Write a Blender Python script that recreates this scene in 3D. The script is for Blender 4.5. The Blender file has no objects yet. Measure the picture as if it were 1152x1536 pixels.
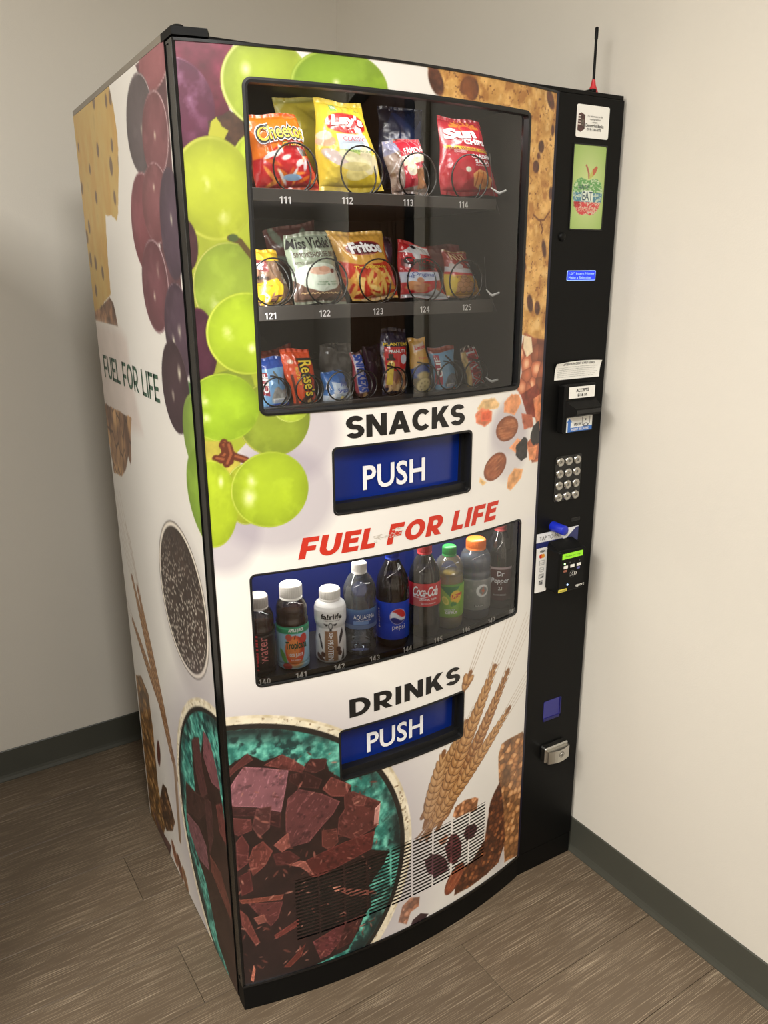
import bpy, math, random
import numpy as np
from mathutils import Vector, Matrix
random.seed(7)
SC = bpy.context.scene
COL = SC.collection
PI = math.pi

# ------------------------------------------------------------------ camera, world, exposure, lights
cam_d = bpy.data.cameras.new('camera'); cam = bpy.data.objects.new('camera', cam_d); COL.objects.link(cam)
_yaw, _pit, _rol = 0.538833, 0.298239, -0.006846
_f = Vector((math.sin(_yaw)*math.cos(_pit), math.cos(_yaw)*math.cos(_pit), -math.sin(_pit)))
_r = Vector((math.cos(_yaw), -math.sin(_yaw), 0)); _u = _r.cross(_f)
_r2 = math.cos(_rol)*_r + math.sin(_rol)*_u; _u2 = -math.sin(_rol)*_r + math.cos(_rol)*_u
cam.matrix_world = Matrix.Translation((-0.40403, -1.26741, 1.50698)) @ Matrix((_r2, _u2, -_f)).transposed().to_4x4()
cam_d.sensor_fit = 'HORIZONTAL'; cam_d.sensor_width = 36.0; cam_d.lens = 36.0*1182.56/1152
cam_d.clip_start = 0.02
SC.camera = cam
SC.view_settings.view_transform = 'Standard'; SC.view_settings.look = 'None'
SC.view_settings.exposure = 0.13; SC.view_settings.gamma = 1.0
SC.view_settings.use_curve_mapping = False
world = bpy.data.worlds.new('world'); SC.world = world; world.use_nodes = True
world.node_tree.nodes['Background'].inputs[0].default_value = (1.0, 0.98, 0.95, 1)
world.node_tree.nodes['Background'].inputs[1].default_value = 0.25

def area_light(name, loc, target, sx, sy, power, color, spread=PI):
    d = bpy.data.lights.new(name, 'AREA'); d.shape = 'RECTANGLE'; d.size = sx; d.size_y = sy
    d.energy = power; d.color = color; d.spread = spread
    o = bpy.data.objects.new(name, d); COL.objects.link(o); o.location = loc
    o.rotation_euler = (Vector(target)-Vector(loc)).to_track_quat('-Z', 'Y').to_euler()
    return o
WARM = (1.0, 0.985, 0.955)
area_light('ceiling_light_glow', (-1.75, -0.9, 2.73), (-1.75, -0.9, 0), 0.56, 1.16, 92, WARM)
area_light('ceiling_light_glow', (-0.25, -1.9, 2.73), (-0.25, -1.9, 0), 0.56, 1.16, 62, WARM)

# ------------------------------------------------------------------ colours and noise
def lin(c):
    a = np.asarray(c, float)/255.0
    return np.where(a <= .04045, a/12.92, ((a+.055)/1.055)**2.4)
def lc(c): return tuple(float(v) for v in lin(c))+(1.0,)

def _hash(xi, yi, seed):
    h = (xi.astype(np.int64)*374761393 + yi.astype(np.int64)*668265263 + seed*974634777) & 0xffffffff
    h = ((h ^ (h >> 13))*1274126177) & 0xffffffff
    h = h ^ (h >> 16)
    return (h & 0xffffff)/float(0xffffff)
def vnoise(X, Y, seed=0):
    xi = np.floor(X); yi = np.floor(Y); fx = X-xi; fy = Y-yi
    fx = fx*fx*(3-2*fx); fy = fy*fy*(3-2*fy)
    a = _hash(xi, yi, seed); b = _hash(xi+1, yi, seed); c = _hash(xi, yi+1, seed); d = _hash(xi+1, yi+1, seed)
    return (a*(1-fx)+b*fx)*(1-fy)+(c*(1-fx)+d*fx)*fy
def fbm(X, Y, sx, sy=None, seed=0, octv=4):
    sy = sy or sx; out = 0; amp = .5; tot = 0; k = 1.0
    for i in range(octv):
        out = out+amp*vnoise(X/sx*k, Y/sy*k, seed+i*17); tot += amp; amp *= .5; k *= 2.03
    return out/tot
def worley(X, Y, s, seed=0):
    x = X/s; y = Y/s; xi = np.floor(x); yi = np.floor(y)
    f1 = np.full(x.shape, 9.0); f2 = f1.copy(); idv = np.zeros(x.shape)
    for dx in (-1, 0, 1):
        for dy in (-1, 0, 1):
            cx = xi+dx; cy = yi+dy
            px = cx+_hash(cx, cy, seed); py = cy+_hash(cx, cy, seed+5)
            d = np.hypot(px-x, py-y); i2 = _hash(cx, cy, seed+9)
            near = d < f1
            f2 = np.where(near, f1, np.minimum(f2, d)); idv = np.where(near, i2, idv); f1 = np.where(near, d, f1)
    return f1, f2, idv

# ------------------------------------------------------------------ a small numpy painter for flat print
class Canvas:
    def __init__(s, x0, x1, z0, z1, res, bg=(228, 224, 216), resz=None):
        s.nx = int(round((x1-x0)/res))+1; s.nz = int(round((z1-z0)/(resz or res)))+1
        s.xs = np.linspace(x0, x1, s.nx); s.zs = np.linspace(z0, z1, s.nz); s.res = res; s.resz = resz or res
        s.X, s.Z = np.meshgrid(s.xs, s.zs)
        s.C = np.empty((s.nz, s.nx, 3)); s.C[:] = bg
        s.last = None
    def _box(s, xa, xb, za, zb):
        i0 = max(0, np.searchsorted(s.xs, xa)-1); i1 = min(s.nx, np.searchsorted(s.xs, xb)+1)
        j0 = max(0, np.searchsorted(s.zs, za)-1); j1 = min(s.nz, np.searchsorted(s.zs, zb)+1)
        return (slice(j0, j1), slice(i0, i1)) if i1 > i0 and j1 > j0 else None
    def put(s, b, m, col, al=1.0):
        m = (m*al)[..., None]; s.C[b] = s.C[b]*(1-m)+np.asarray(col, float)*m
    def tex(s, b, col, amp=0, sc=.01, sz=None, seed=1, col2=None, octv=4):
        n = fbm(s.X[b], s.Z[b], sc, sz, seed, octv)
        c = np.empty(n.shape+(3,)); c[:] = col
        if col2 is not None:
            t = np.clip((n-.5)*2.6+.5, 0, 1)[..., None]; c = c*(1-t)+np.asarray(col2, float)*t
        if amp: c = c*(1+amp*(n-.5)*2)[..., None]
        return c
    def polymask(s, pts, soft):
        P = np.asarray(pts, float); xa, za = P.min(0)-soft*2; xb, zb = P.max(0)+soft*2
        b = s._box(xa, xb, za, zb)
        if b is None: return None, None
        X = s.X[b]; Z = s.Z[b]; ins = np.zeros(X.shape, bool); dist = np.full(X.shape, 9.0)
        for k in range(len(P)):
            x1, z1 = P[k]; x2, z2 = P[(k+1) % len(P)]
            if z1 != z2:
                c = ((z1 > Z) != (z2 > Z)) & (X < (x2-x1)*(Z-z1)/(z2-z1)+x1); ins ^= c
            L = (x2-x1)**2+(z2-z1)**2+1e-12
            t = np.clip(((X-x1)*(x2-x1)+(Z-z1)*(z2-z1))/L, 0, 1)
            dist = np.minimum(dist, np.hypot(X-x1-t*(x2-x1), Z-z1-t*(z2-z1)))
        sd = np.where(ins, dist, -dist)
        return b, np.clip(sd/soft+.5, 0, 1), sd
    def poly(s, pts, col, soft=None, al=1.0, edge=None, ew=.002, jit=0, **k):
        soft = soft or s.res
        r = s.polymask(pts, soft if not jit else max(soft, jit*2))
        if r[0] is None: return
        b, m, sd = r
        if jit:
            sd = sd+(fbm(s.X[b], s.Z[b], jit*4, seed=31)-.5)*2*jit; m = np.clip(sd/soft+.5, 0, 1)
        s.put(b, m, s.tex(b, col, **k), al)
        if edge is not None:
            s.put(b, m*np.clip(1-np.abs(sd-ew*.5)/ew, 0, 1), edge, al*.8)
        return b, m, sd
    def ell(s, cx, cz, rx, rz, col, ang=0, soft=None, al=1.0, **k):
        soft = soft or s.res; R = max(rx, rz)+soft*2
        b = s._box(cx-R, cx+R, cz-R, cz+R)
        if b is None: return
        ca, sa = math.cos(ang), math.sin(ang); dx = s.X[b]-cx; dz = s.Z[b]-cz
        u = (dx*ca+dz*sa)/rx; v = (-dx*sa+dz*ca)/rz; d = np.hypot(u, v)
        m = np.clip((1-d)*min(rx, rz)/soft+.5, 0, 1)
        s.put(b, m, s.tex(b, col, **k), al)
        return b, m, d, u, v
    def line(s, pts, w, col, al=1.0, w2=None):
        for k in range(len(pts)-1):
            (x1, z1), (x2, z2) = pts[k], pts[k+1]; R = w+s.res*2
            b = s._box(min(x1, x2)-R, max(x1, x2)+R, min(z1, z2)-R, max(z1, z2)+R)
            if b is None: continue
            L = (x2-x1)**2+(z2-z1)**2+1e-12; t = np.clip(((s.X[b]-x1)*(x2-x1)+(s.Z[b]-z1)*(z2-z1))/L, 0, 1)
            d = np.hypot(s.X[b]-x1-t*(x2-x1), s.Z[b]-z1-t*(z2-z1)); ww = w if w2 is None else w*(1-t)+w2*t
            s.put(b, np.clip((ww/2-d)/s.res+.5, 0, 1), col, al)
    def grape(s, cx, cz, rx, rz, base, rim=None, ang=0, bloom=0, seed=1, hi=None, rimw=.05, shade=.3):
        base = np.asarray(base, float)
        r = s.ell(cx, cz, rx, rz, base, ang, amp=.10, sc=max(rx, rz)*.5, seed=seed)
        if r is None: return
        b, m, d, u, v = r; X = s.X[b]; Z = s.Z[b]
        n = fbm(X, Z, rx*.35, rz*.35, seed+3, 5)
        s.put(b, m*np.clip((d-.35)/.65, 0, 1)**2, base*.62, shade*1.0)                      # darker flank of the printed fruit
        s.put(b, m*np.clip(1-np.hypot(u+.15, v-.1)/.8, 0, 1), np.minimum(base*1.18+8, 255), .35)
        s.put(b, m*np.clip((n-.52)*5, 0, 1), np.minimum(base*1.1+12, 255), .35)
        if bloom: s.put(b, m*np.clip((n-.42)*4, 0, 1)*np.clip(1.1-np.hypot(u-.1, v-.25)/.95, 0, 1), (188, 160, 190), bloom)
        if hi is not None:
            for (hu, hv, hr) in hi:
                dd = np.hypot((u-hu)*1.3, v-hv)/hr; s.put(b, m*np.clip(1-dd, 0, 1)**1.3*np.clip((n-.3)*3.2, 0, 1), (250, 250, 215), .85)
        if rim is not None: s.put(b, m*np.clip(1-np.abs(d-(1-rimw*.6))/rimw, 0, 1)*np.clip(.4-(u*.5)+.2*n, 0, 1), rim, .9)
    def rgba(s):
        out = np.ones((s.nz, s.nx, 4), np.float32); out[..., :3] = lin(np.clip(s.C, 0, 255)); return out
    def sample(s, X, Z):
        i = np.clip(np.round((np.asarray(X)-s.xs[0])/(s.xs[-1]-s.xs[0])*(s.nx-1)).astype(int), 0, s.nx-1)
        j = np.clip(np.round((np.asarray(Z)-s.zs[0])/(s.zs[-1]-s.zs[0])*(s.nz-1)).astype(int), 0, s.nz-1)
        out = np.ones(i.shape+(4,), np.float32); out[..., :3] = lin(np.clip(s.C[j, i], 0, 255)); return out

# ------------------------------------------------------------------ materials
MATS = {}
def mat(name, col=(128, 128, 128), rough=.5, metal=0, coat=0, spec=.5, emit=None, estr=0, bump=0, bscale=200, bstretch=(1, 1, 1),
        vary=0, vscale=4, attr=False, col2=None, coatr=.05):
    if name in MATS: return MATS[name]
    m = bpy.data.materials.new(name); m.use_nodes = True; nt = m.node_tree; N = nt.nodes; L = nt.links
    b = N['Principled BSDF']; b.inputs['Roughness'].default_value = rough; b.inputs['Metallic'].default_value = metal
    b.inputs['Coat Weight'].default_value = coat; b.inputs['Coat Roughness'].default_value = coatr
    b.inputs['Specular IOR Level'].default_value = spec; b.inputs['Base Color'].default_value = lc(col)
    if emit is not None:
        b.inputs['Emission Color'].default_value = lc(emit); b.inputs['Emission Strength'].default_value = estr
    tc = N.new('ShaderNodeTexCoord'); mp = N.new('ShaderNodeMapping'); mp.inputs['Scale'].default_value = bstretch
    L.new(tc.outputs['Object'], mp.inputs['Vector'])
    if attr:
        a = N.new('ShaderNodeAttribute'); a.attribute_name = 'Col'; L.new(a.outputs['Color'], b.inputs['Base Color'])
        if emit == 'attr': pass
    elif vary or col2 is not None:
        n = N.new('ShaderNodeTexNoise'); n.inputs['Scale'].default_value = vscale; n.inputs['Detail'].default_value = 6
        L.new(mp.outputs['Vector'], n.inputs['Vector'])
        r = N.new('ShaderNodeValToRGB'); c1 = lc(col); c2 = lc(col2) if col2 is not None else tuple(min(1, v*(1+vary)) for v in c1[:3])+(1,)
        c0 = c1 if col2 is not None else tuple(v*(1-vary) for v in c1[:3])+(1,)
        r.color_ramp.elements[0].position = .3; r.color_ramp.elements[0].color = c0
        r.color_ramp.elements[1].position = .7; r.color_ramp.elements[1].color = c2
        L.new(n.outputs['Fac'], r.inputs['Fac']); L.new(r.outputs['Color'], b.inputs['Base Color'])
    if bump:
        n2 = N.new('ShaderNodeTexNoise'); n2.inputs['Scale'].default_value = bscale; n2.inputs['Detail'].default_value = 4
        L.new(mp.outputs['Vector'], n2.inputs['Vector'])
        bp = N.new('ShaderNodeBump'); bp.inputs['Strength'].default_value = bump; bp.inputs['Distance'].default_value = .002
        L.new(n2.outputs['Fac'], bp.inputs['Height']); L.new(bp.outputs['Normal'], b.inputs['Normal'])
    MATS[name] = m; return m
def clear_mat(name, tint=(255, 255, 255), gloss=.9, rough=.02, ior=1.45, body=0.0, bodycol=(200, 200, 200)):
    """thin clear sheet: tinted see-through plus Fresnel reflection, optionally a little milky body"""
    if name in MATS: return MATS[name]
    m = bpy.data.materials.new(name); m.use_nodes = True; nt = m.node_tree; N = nt.nodes; L = nt.links; N.clear()
    out = N.new('ShaderNodeOutputMaterial'); t = N.new('ShaderNodeBsdfTransparent'); t.inputs[0].default_value = lc(tint)
    g = N.new('ShaderNodeBsdfGlossy'); g.inputs['Roughness'].default_value = rough; g.inputs[0].default_value = (gloss, gloss, gloss, 1)
    f = N.new('ShaderNodeFresnel'); f.inputs[0].default_value = ior
    mx = N.new('ShaderNodeMixShader'); L.new(f.outputs[0], mx.inputs[0]); L.new(mx.outputs[0], out.inputs[0]); L.new(g.outputs[0], mx.inputs[2])
    if body:
        d = N.new('ShaderNodeBsdfDiffuse'); d.inputs[0].default_value = lc(bodycol); m2 = N.new('ShaderNodeMixShader'); m2.inputs[0].default_value = body
        L.new(t.outputs[0], m2.inputs[1]); L.new(d.outputs[0], m2.inputs[2]); L.new(m2.outputs[0], mx.inputs[1])
    else: L.new(t.outputs[0], mx.inputs[1])
    MATS[name] = m; return m

BLACK = mat('black_painted_steel', (10, 10, 9), .5, spec=.16, bump=.05, bscale=900)
BLACKG = mat('gloss_black_trim', (10, 10, 10), .22)
GASKET = mat('black_rubber', (14, 14, 14), .5)
CAVITY = mat('dark_cabinet_lining', (34, 32, 30), .55, vary=.15, vscale=8)
TRAY = mat('grey_painted_tray', (66, 63, 60), .4, vary=.08, vscale=20)
TRAYD = mat('dark_tray_divider', (40, 40, 42), .35, vary=.1, vscale=12)
WIRE = mat('black_coated_wire', (18, 17, 17), .25, spec=.7)
PRINT = mat('printed_vinyl_wrap', rough=.38, coat=.35, attr=True, coatr=.12)
PRINTS = mat('printed_vinyl_wrap_side', rough=.5, coat=.22, spec=.3, attr=True, coatr=.06)
FOIL = mat('printed_foil_film', rough=.27, coat=.5, attr=True, bump=.35, bscale=90, coatr=.12)
PAPER = mat('printed_label_film', rough=.35, coat=.3, attr=True)
INK = mat('black_ink', (22, 20, 19), .45)
INKR = mat('red_ink', (196, 48, 30), .45)
INKG = mat('green_ink', (52, 84, 66), .45)
WHITE = mat('white_ink', (236, 236, 236), .45)
BLUEP = mat('blue_plastic_flap', (8, 38, 120), .22, vary=.1, vscale=3)
BLUEB = mat('royal_blue_plastic', (22, 40, 170), .35)
NAVY = mat('navy_backing', (24, 36, 94), .4, vary=.12, vscale=3)
CHROME = mat('chrome_steel', (190, 188, 182), .25, metal=1)
GLASS = clear_mat('window_glass', (246, 246, 246), gloss=.9, rough=.008, ior=1.6)

# ------------------------------------------------------------------ mesh builder
class MB:
    def __init__(s): s.v = []; s.f = []; s.m = []; s.c = []; s.mats = []; s.n = 0; s.smooth = []
    def _mi(s, m):
        if m not in s.mats: s.mats.append(m)
        return s.mats.index(m)
    def add(s, verts, faces, m, cols=None, smooth=False):
        verts = np.asarray(verts, float).reshape(-1, 3); mi = s._mi(m)
        s.v.append(verts); s.c.append(np.ones((len(verts), 4), np.float32) if cols is None else np.asarray(cols, np.float32).reshape(-1, 4))
        for f in faces: s.f.append(tuple(int(i)+s.n for i in f))
        s.m += [mi]*len(faces); s.smooth += [smooth]*len(faces); s.n += len(verts); return s
    def box(s, x0, x1, y0, y1, z0, z1, m, b=0.0):
        if b <= 0:
            v = [(x, y, z) for z in (z0, z1) for y in (y0, y1) for x in (x0, x1)]
            return s.add(v, [(0, 2, 3, 1), (4, 5, 7, 6), (0, 1, 5, 4), (2, 6, 7, 3), (0, 4, 6, 2), (1, 3, 7, 5)], m)
        v = []; ids = {}
        def g(ix, iy, iz, ax):
            k = (ix, iy, iz, ax)
            if k not in ids:
                p = [(x0, x1)[ix], (y0, y1)[iy], (z0, z1)[iz]]; sg = [1-2*ix, 1-2*iy, 1-2*iz]
                for a in range(3):
                    if a != ax: p[a] += sg[a]*b
                ids[k] = len(v); v.append(tuple(p))
            return ids[k]
        f = []
        for ax in range(3):
            for sd in (0, 1):
                q = []
                for (a, c) in ((0, 0), (1, 0), (1, 1), (0, 1)):
                    i = [a, c]; t = i[:]; t.insert(ax, sd); q.append(g(*t, ax))
                f.append(q)
        for ax in range(3):
            o = [a for a in range(3) if a != ax]
            for a in (0, 1):
                for c in (0, 1):
                    t0 = [0, 0, 0]; t0[o[0]] = a; t0[o[1]] = c; t1 = t0[:]; t1[ax] = 1
                    f.append([g(*t0, o[0]), g(*t1, o[0]), g(*t1, o[1]), g(*t0, o[1])])
        for i in (0, 1):
            for j in (0, 1):
                for k in (0, 1): f.append([g(i, j, k, 0), g(i, j, k, 1), g(i, j, k, 2)])
        return s.add(v, f, m)
    def grid(s, P, m, cols=None, smooth=True, keep=None, flip=False):
        nz, nx = P.shape[:2]; idx = np.arange(nz*nx).reshape(nz, nx)
        a, b, c, d = idx[:-1, :-1], idx[:-1, 1:], idx[1:, 1:], idx[1:, :-1]
        F = np.stack([a, b, c, d] if not flip else [a, d, c, b], -1)
        F = F[keep] if keep is not None else F.reshape(-1, 4)
        return s.add(P.reshape(-1, 3), F, m, None if cols is None else cols.reshape(-1, 4), smooth)
    def tube(s, pts, r, m, n=8, cap=True):
        pts = [Vector(p) for p in pts]; V = []; up = Vector((0, 0, 1)); prev = None
        for i, p in enumerate(pts):
            t = (pts[min(i+1, len(pts)-1)]-pts[max(i-1, 0)]).normalized()
            a = prev-t*prev.dot(t) if prev is not None else t.cross(up if abs(t.z) < .9 else Vector((1, 0, 0)))
            a.normalize(); prev = a; b = t.cross(a); rr = r[i] if isinstance(r, (list, tuple)) else r
            for k in range(n):
                q = p+(a*math.cos(2*PI*k/n)+b*math.sin(2*PI*k/n))*rr; V.append(q[:])
        F = [(i*n+k, i*n+(k+1) % n, (i+1)*n+(k+1) % n, (i+1)*n+k) for i in range(len(pts)-1) for k in range(n)]
        s.add(V, F, m, smooth=True)
        if cap: s.add([V[k] for k in range(n)], [tuple(range(n))[::-1]], m); s.add(V[-n:], [tuple(range(n))], m)
        return s
    def lathe(s, prof, m, loc=(0, 0, 0), n=32, axis='z', cols=None, a0=0, a1=2*PI, smooth=True):
        V = []; full = abs(a1-a0-2*PI) < 1e-6; k1 = n if full else n+1
        for (r, h) in prof:
            for k in range(k1):
                a = a0+(a1-a0)*k/n; x, y = r*math.cos(a), r*math.sin(a)
                V.append({'z': (x, y, h), 'y': (x, h, y), 'x': (h, x, y)}[axis])
        V = np.array(V)+np.array(loc)
        F = [(i*k1+k, i*k1+(k+1) % k1, (i+1)*k1+(k+1) % k1, (i+1)*k1+k) for i in range(len(prof)-1) for k in range(n)]
        return s.add(V, F, m, cols, smooth)
    def obj(s, name, parent=None, loc=None, rot=None, kind=None, sharp=None):
        me = bpy.data.meshes.new(name); V = np.concatenate(s.v); me.from_pydata(V.tolist(), [], s.f)
        for m in s.mats: me.materials.append(m)
        me.polygons.foreach_set('material_index', s.m); me.polygons.foreach_set('use_smooth', s.smooth)
        at = me.color_attributes.new('Col', 'FLOAT_COLOR', 'POINT'); at.data.foreach_set('color', np.concatenate(s.c).ravel())
        me.validate(); me.update()
        o = bpy.data.objects.new(name, me); COL.objects.link(o)
        if parent is not None: o.parent = parent
        if loc: o.location = loc
        if rot: o.rotation_euler = rot
        if kind: o['kind'] = kind
        return o
def empty(name, label, cat, loc=(0, 0, 0), group=None):
    o = bpy.data.objects.new(name, None); COL.objects.link(o); o.location = loc; o.empty_display_size = .05
    o['label'] = label; o['category'] = cat
    if group: o['group'] = group
    return o
def tag(o, label, cat, group=None):
    o['label'] = label; o['category'] = cat
    if group: o['group'] = group
    return o

# lettering: built-in font turned into mesh, fitted to a box and laid onto any surface map
_tc = {}
def glyphs(txt, bold=0.0, shear=0.0, space=1.0, line=1.0, align='LEFT'):
    k = (txt, bold, shear, space, line, align)
    if k in _tc: return _tc[k]
    c = bpy.data.curves.new('lettering', 'FONT'); c.body = txt; c.resolution_u = 3; c.offset = bold; c.shear = shear
    c.space_character = space; c.space_line = line; c.align_x = align; c.fill_mode = 'FRONT'
    o = bpy.data.objects.new('lettering', c); COL.objects.link(o)
    me = o.to_mesh(); V = np.array([v.co[:2] for v in me.vertices]); F = [tuple(p.vertices) for p in me.polygons]
    o.to_mesh_clear(); bpy.data.objects.remove(o); bpy.data.curves.remove(c)
    mn = V.min(0); mx = V.max(0); V = (V-mn)/(mx-mn)
    _tc[k] = (V, F); return V, F
def put_text(mb, txt, surf, u0, u1, v0, v1, m, eps=.0005, bold=0.0, shear=0.0, space=1.0, align='LEFT', line=1.0, warp=None, rot90=False, grow=0):
    V, F = glyphs(txt, bold, shear, space, line, align)
    U = V[:, 0].copy(); W = V[:, 1].copy()
    if rot90 == -1: U, W = V[:, 1], 1-V[:, 0]
    elif rot90: U, W = 1-V[:, 1], V[:, 0]
    if grow: U = U*(1+2*grow*abs(v1-v0)/abs(u1-u0))-grow*abs(v1-v0)/abs(u1-u0); W = W*(1+2*grow)-grow
    if warp is not None: W = warp(U, W)
    P = surf(u0+(u1-u0)*U, v0+(v1-v0)*W, eps)
    mb.add(P, F, m)

# geometric sans capitals and digits drawn as strokes, for the heavy lettering and the selection numbers
def stroke_glyph(ch, t):
    Q = []
    def bar(x0, y0, x1, y1): Q.append([(x0, y0), (x1, y0), (x1, y1), (x0, y1)])
    def arc(cx, cy, rx, ry, a0, a1, n=14):
        p = []
        for k in range(n+1):
            a = math.radians(a0+(a1-a0)*k/n); c_, s_ = math.cos(a), math.sin(a)
            p.append(((cx+rx*c_, cy+ry*s_), (cx+(rx-t)*c_, cy+(ry-t*.92)*s_)))
        for k in range(n): Q.append([p[k][0], p[k+1][0], p[k+1][1], p[k][1]])
    h = t*.92
    if ch == 'S': W = .70; ry = (.5+h/2)/2; arc(W/2, 1-ry, W/2-.01, ry, 22, 270); arc(W/2, ry, W/2, ry, 90, -158)
    elif ch == 'N': W = .80; bar(0, 0, t, 1); bar(W-t, 0, W, 1); Q.append([(0, 1), (t*1.05, 1), (W, 0), (W-t*1.05, 0)])
    elif ch == 'A': W = .90; m = W/2; Q.append([(0, 0), (t*1.08, 0), (m+t*.52, 1), (m-t*.52, 1)]); Q.append([(W-t*1.08, 0), (W, 0), (m+t*.52, 1), (m-t*.52, 1)]); bar(m-.26, .20, m+.26, .20+h)
    elif ch == 'C': W = .78; arc(W*.54, .5, W*.54, .5, 42, 318, 22)
    elif ch == 'O': W = .90; arc(W/2, .5, W/2, .5, 0, 360, 30)
    elif ch == 'K': W = .78; bar(0, 0, t, 1); Q.append([(t*.9, .22), (t*.9, .22+t*1.5), (W-t*1.25, 1), (W-.01, 1)]); Q.append([(.27, .50), (.27+t*.75, .68), (W+.02, 0), (W-t*1.25, 0)])
    elif ch == 'D': W = .80; bar(0, 0, t, 1); bar(0, 1-h, W-.48, 1); bar(0, 0, W-.48, h); arc(W-.5, .5, .5, .5, -90, 90, 18)
    elif ch == 'R': W = .74; bar(0, 0, t, 1); bar(0, 1-h, W-.36, 1); bar(0, .28, W-.36, .28+h); arc(W-.37, .64, .355, .36, -90, 90); Q.append([(W-.52, .32), (W-.52+t*1.2, .32), (W+.01, 0), (W-t*1.15, 0)])
    elif ch == 'P': W = .70; bar(0, 0, t, 1); bar(0, 1-h, W-.36, 1); bar(0, .28, W-.36, .28+h); arc(W-.37, .64, .355, .36, -90, 90)
    elif ch == 'I': W = t; bar(0, 0, t, 1)
    elif ch == 'E': W = .64; bar(0, 0, t, 1); bar(0, 1-h, W, 1); bar(0, 0, W+.01, h); bar(0, .41, W-.06, .41+h)
    elif ch == 'F': W = .62; bar(0, 0, t, 1); bar(0, 1-h, W, 1); bar(0, .36, W-.05, .36+h)
    elif ch == 'L': W = .58; bar(0, 0, t, 1); bar(0, 0, W, h)
    elif ch == 'U': W = .78; bar(0, .38, t, 1); bar(W-t, .38, W, 1); arc(W/2, .39, W/2, .39, 180, 360)
    elif ch == 'H': W = .76; bar(0, 0, t, 1); bar(W-t, 0, W, 1); bar(0, .5-h/2, W, .5+h/2)
    elif ch == '0': W = .52; arc(W/2, .5, W/2, .5, 0, 360, 24)
    elif ch == '1': W = .40; bar(.22-t*.2, 0, .22+t*.8, 1); Q.append([(.22, 1), (.22, .80), (.02, .68), (.02, .82)])
    elif ch == '2': W = .50; arc(W/2, .72, W/2, .28, 175, -30, 14); Q.append([(W*.93-t*1.0, .60), (W*.95, .60), (t*1.2, .10), (0, .10)]); bar(0, 0, W, h)
    elif ch == '3': W = .50; ry = (.5+h/2)/2; arc(W/2, 1-ry, W/2-.01, ry, 160, -90); arc(W/2, ry, W/2, ry, 90, -160)
    elif ch == '4': W = .54; bar(W-.10-t, 0, W-.10, 1); bar(0, .22, W, .22+h); Q.append([(0, .30), (t*.9, .30), (W-.12, 1), (W-.12-t, 1)])
    elif ch == '5': W = .50; bar(.06, 1-h, W-.02, 1); Q.append([(.06, 1), (.06+t, 1), (t, .48), (.0, .48)]); arc(W/2, .33, W/2, .33, 130, -150)
    elif ch == '6': W = .52; arc(W/2, .32, W/2, .32, 0, 360, 20); arc(W/2+.02, .5, W/2+.02, .5, 50, 180)
    elif ch == '7': W = .50; bar(0, 1-h, W, 1); Q.append([(W-t*1.1, 1-h), (W, 1-h), (.12+t, 0), (.12, 0)])
    elif ch == '8': W = .52; ry = (.5+h/2)/2; arc(W/2, 1-ry, W/2*.92, ry, 0, 360, 18); arc(W/2, ry, W/2, ry, 0, 360, 18)
    else: W = .30
    return W, Q
def put_strokes(mb, txt, surf, u0, u1, v0, v1, m, t=.2, gap=.09, shear=0.0, eps=.0006):
    x = 0; polys = []
    for ch in txt:
        W, Q = stroke_glyph(ch, t)
        for q in Q: polys.append([(x+a+shear*b_, b_) for a, b_ in q])
        x += W+gap
    tot = x-gap+shear; V = []; F = []
    for q in polys:
        # keep outward facing order
        ar = sum(q[i][0]*q[(i+1) % 4][1]-q[(i+1) % 4][0]*q[i][1] for i in range(4))
        if ar < 0: q = q[::-1]
        F.append(tuple(range(len(V), len(V)+4))); V += q
    V = np.array(V); mb.add(surf(u0+(u1-u0)*V[:, 0]/tot, v0+(v1-v0)*V[:, 1], eps), F, m)

# ------------------------------------------------------------------ surfaces of the machine
WP = 0.7448; SAG = 0.0495; HW = 0.3757; RB = (HW*HW+SAG*SAG)/(2*SAG)
def bow(x):
    x = np.asarray(x, float); return -(np.sqrt(np.maximum(RB*RB-(x-HW)**2, 0))-(RB-SAG))
def s_front(x, z, e=0.0):
    x = np.asarray(x, float); z = np.asarray(z, float); return np.stack([x, bow(x)-e, z], -1)
def s_rec(d):
    return lambda x, z, e=0.0: np.stack([np.asarray(x, float), bow(x)+d-e, np.asarray(z, float)], -1)
def s_plane(y):
    return lambda x, z, e=0.0: np.stack([np.asarray(x, float), np.full(np.shape(x), y-e), np.asarray(z, float)], -1)
def s_side(y, z, e=0.0):
    y = np.asarray(y, float); return np.stack([np.full(y.shape, -e), y, np.asarray(z, float)], -1)

# ------------------------------------------------------------------ the room (walls are turned 1.9 degrees against the machine)
TW = 0.03297
XR, YB, XL, YF, ZC = 0.938, 1.149, -2.6, -4.2, 2.75
WALLM = mat('painted_plaster', (210, 204, 192), .62, bump=.12, bscale=260, vary=.018, vscale=2.2)
CEILM = mat('ceiling_tile_white', (225, 222, 214), .8, bump=.3, bscale=500)
def struct(mb, name, parent=None):
    o = mb.obj(name, parent, rot=None if parent else (0, 0, TW)); o['kind'] = 'structure'; return o
struct(MB().box(XR, XR+.12, YF, YB+.12, 0, ZC, WALLM), 'wall_right')
struct(MB().box(XL, XR, YB, YB+.12, 0, ZC, WALLM), 'wall_back')
struct(MB().box(XL-.12, XL, YF, YB+.12, 0, ZC, WALLM), 'wall_left')
struct(MB().box(XL, XR, YF-.12, YF, 0, ZC, WALLM), 'wall_front')
struct(MB().box(XL-.12, XR+.12, YF-.12, YB+.12, ZC, ZC+.1, CEILM), 'ceiling')
SUBF = mat('subfloor', (30, 27, 24), .9)
floor = struct(MB().box(XL-.12, XR+.12, YF-.12, YB+.12, -.06, -.003, SUBF), 'floor')
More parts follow.
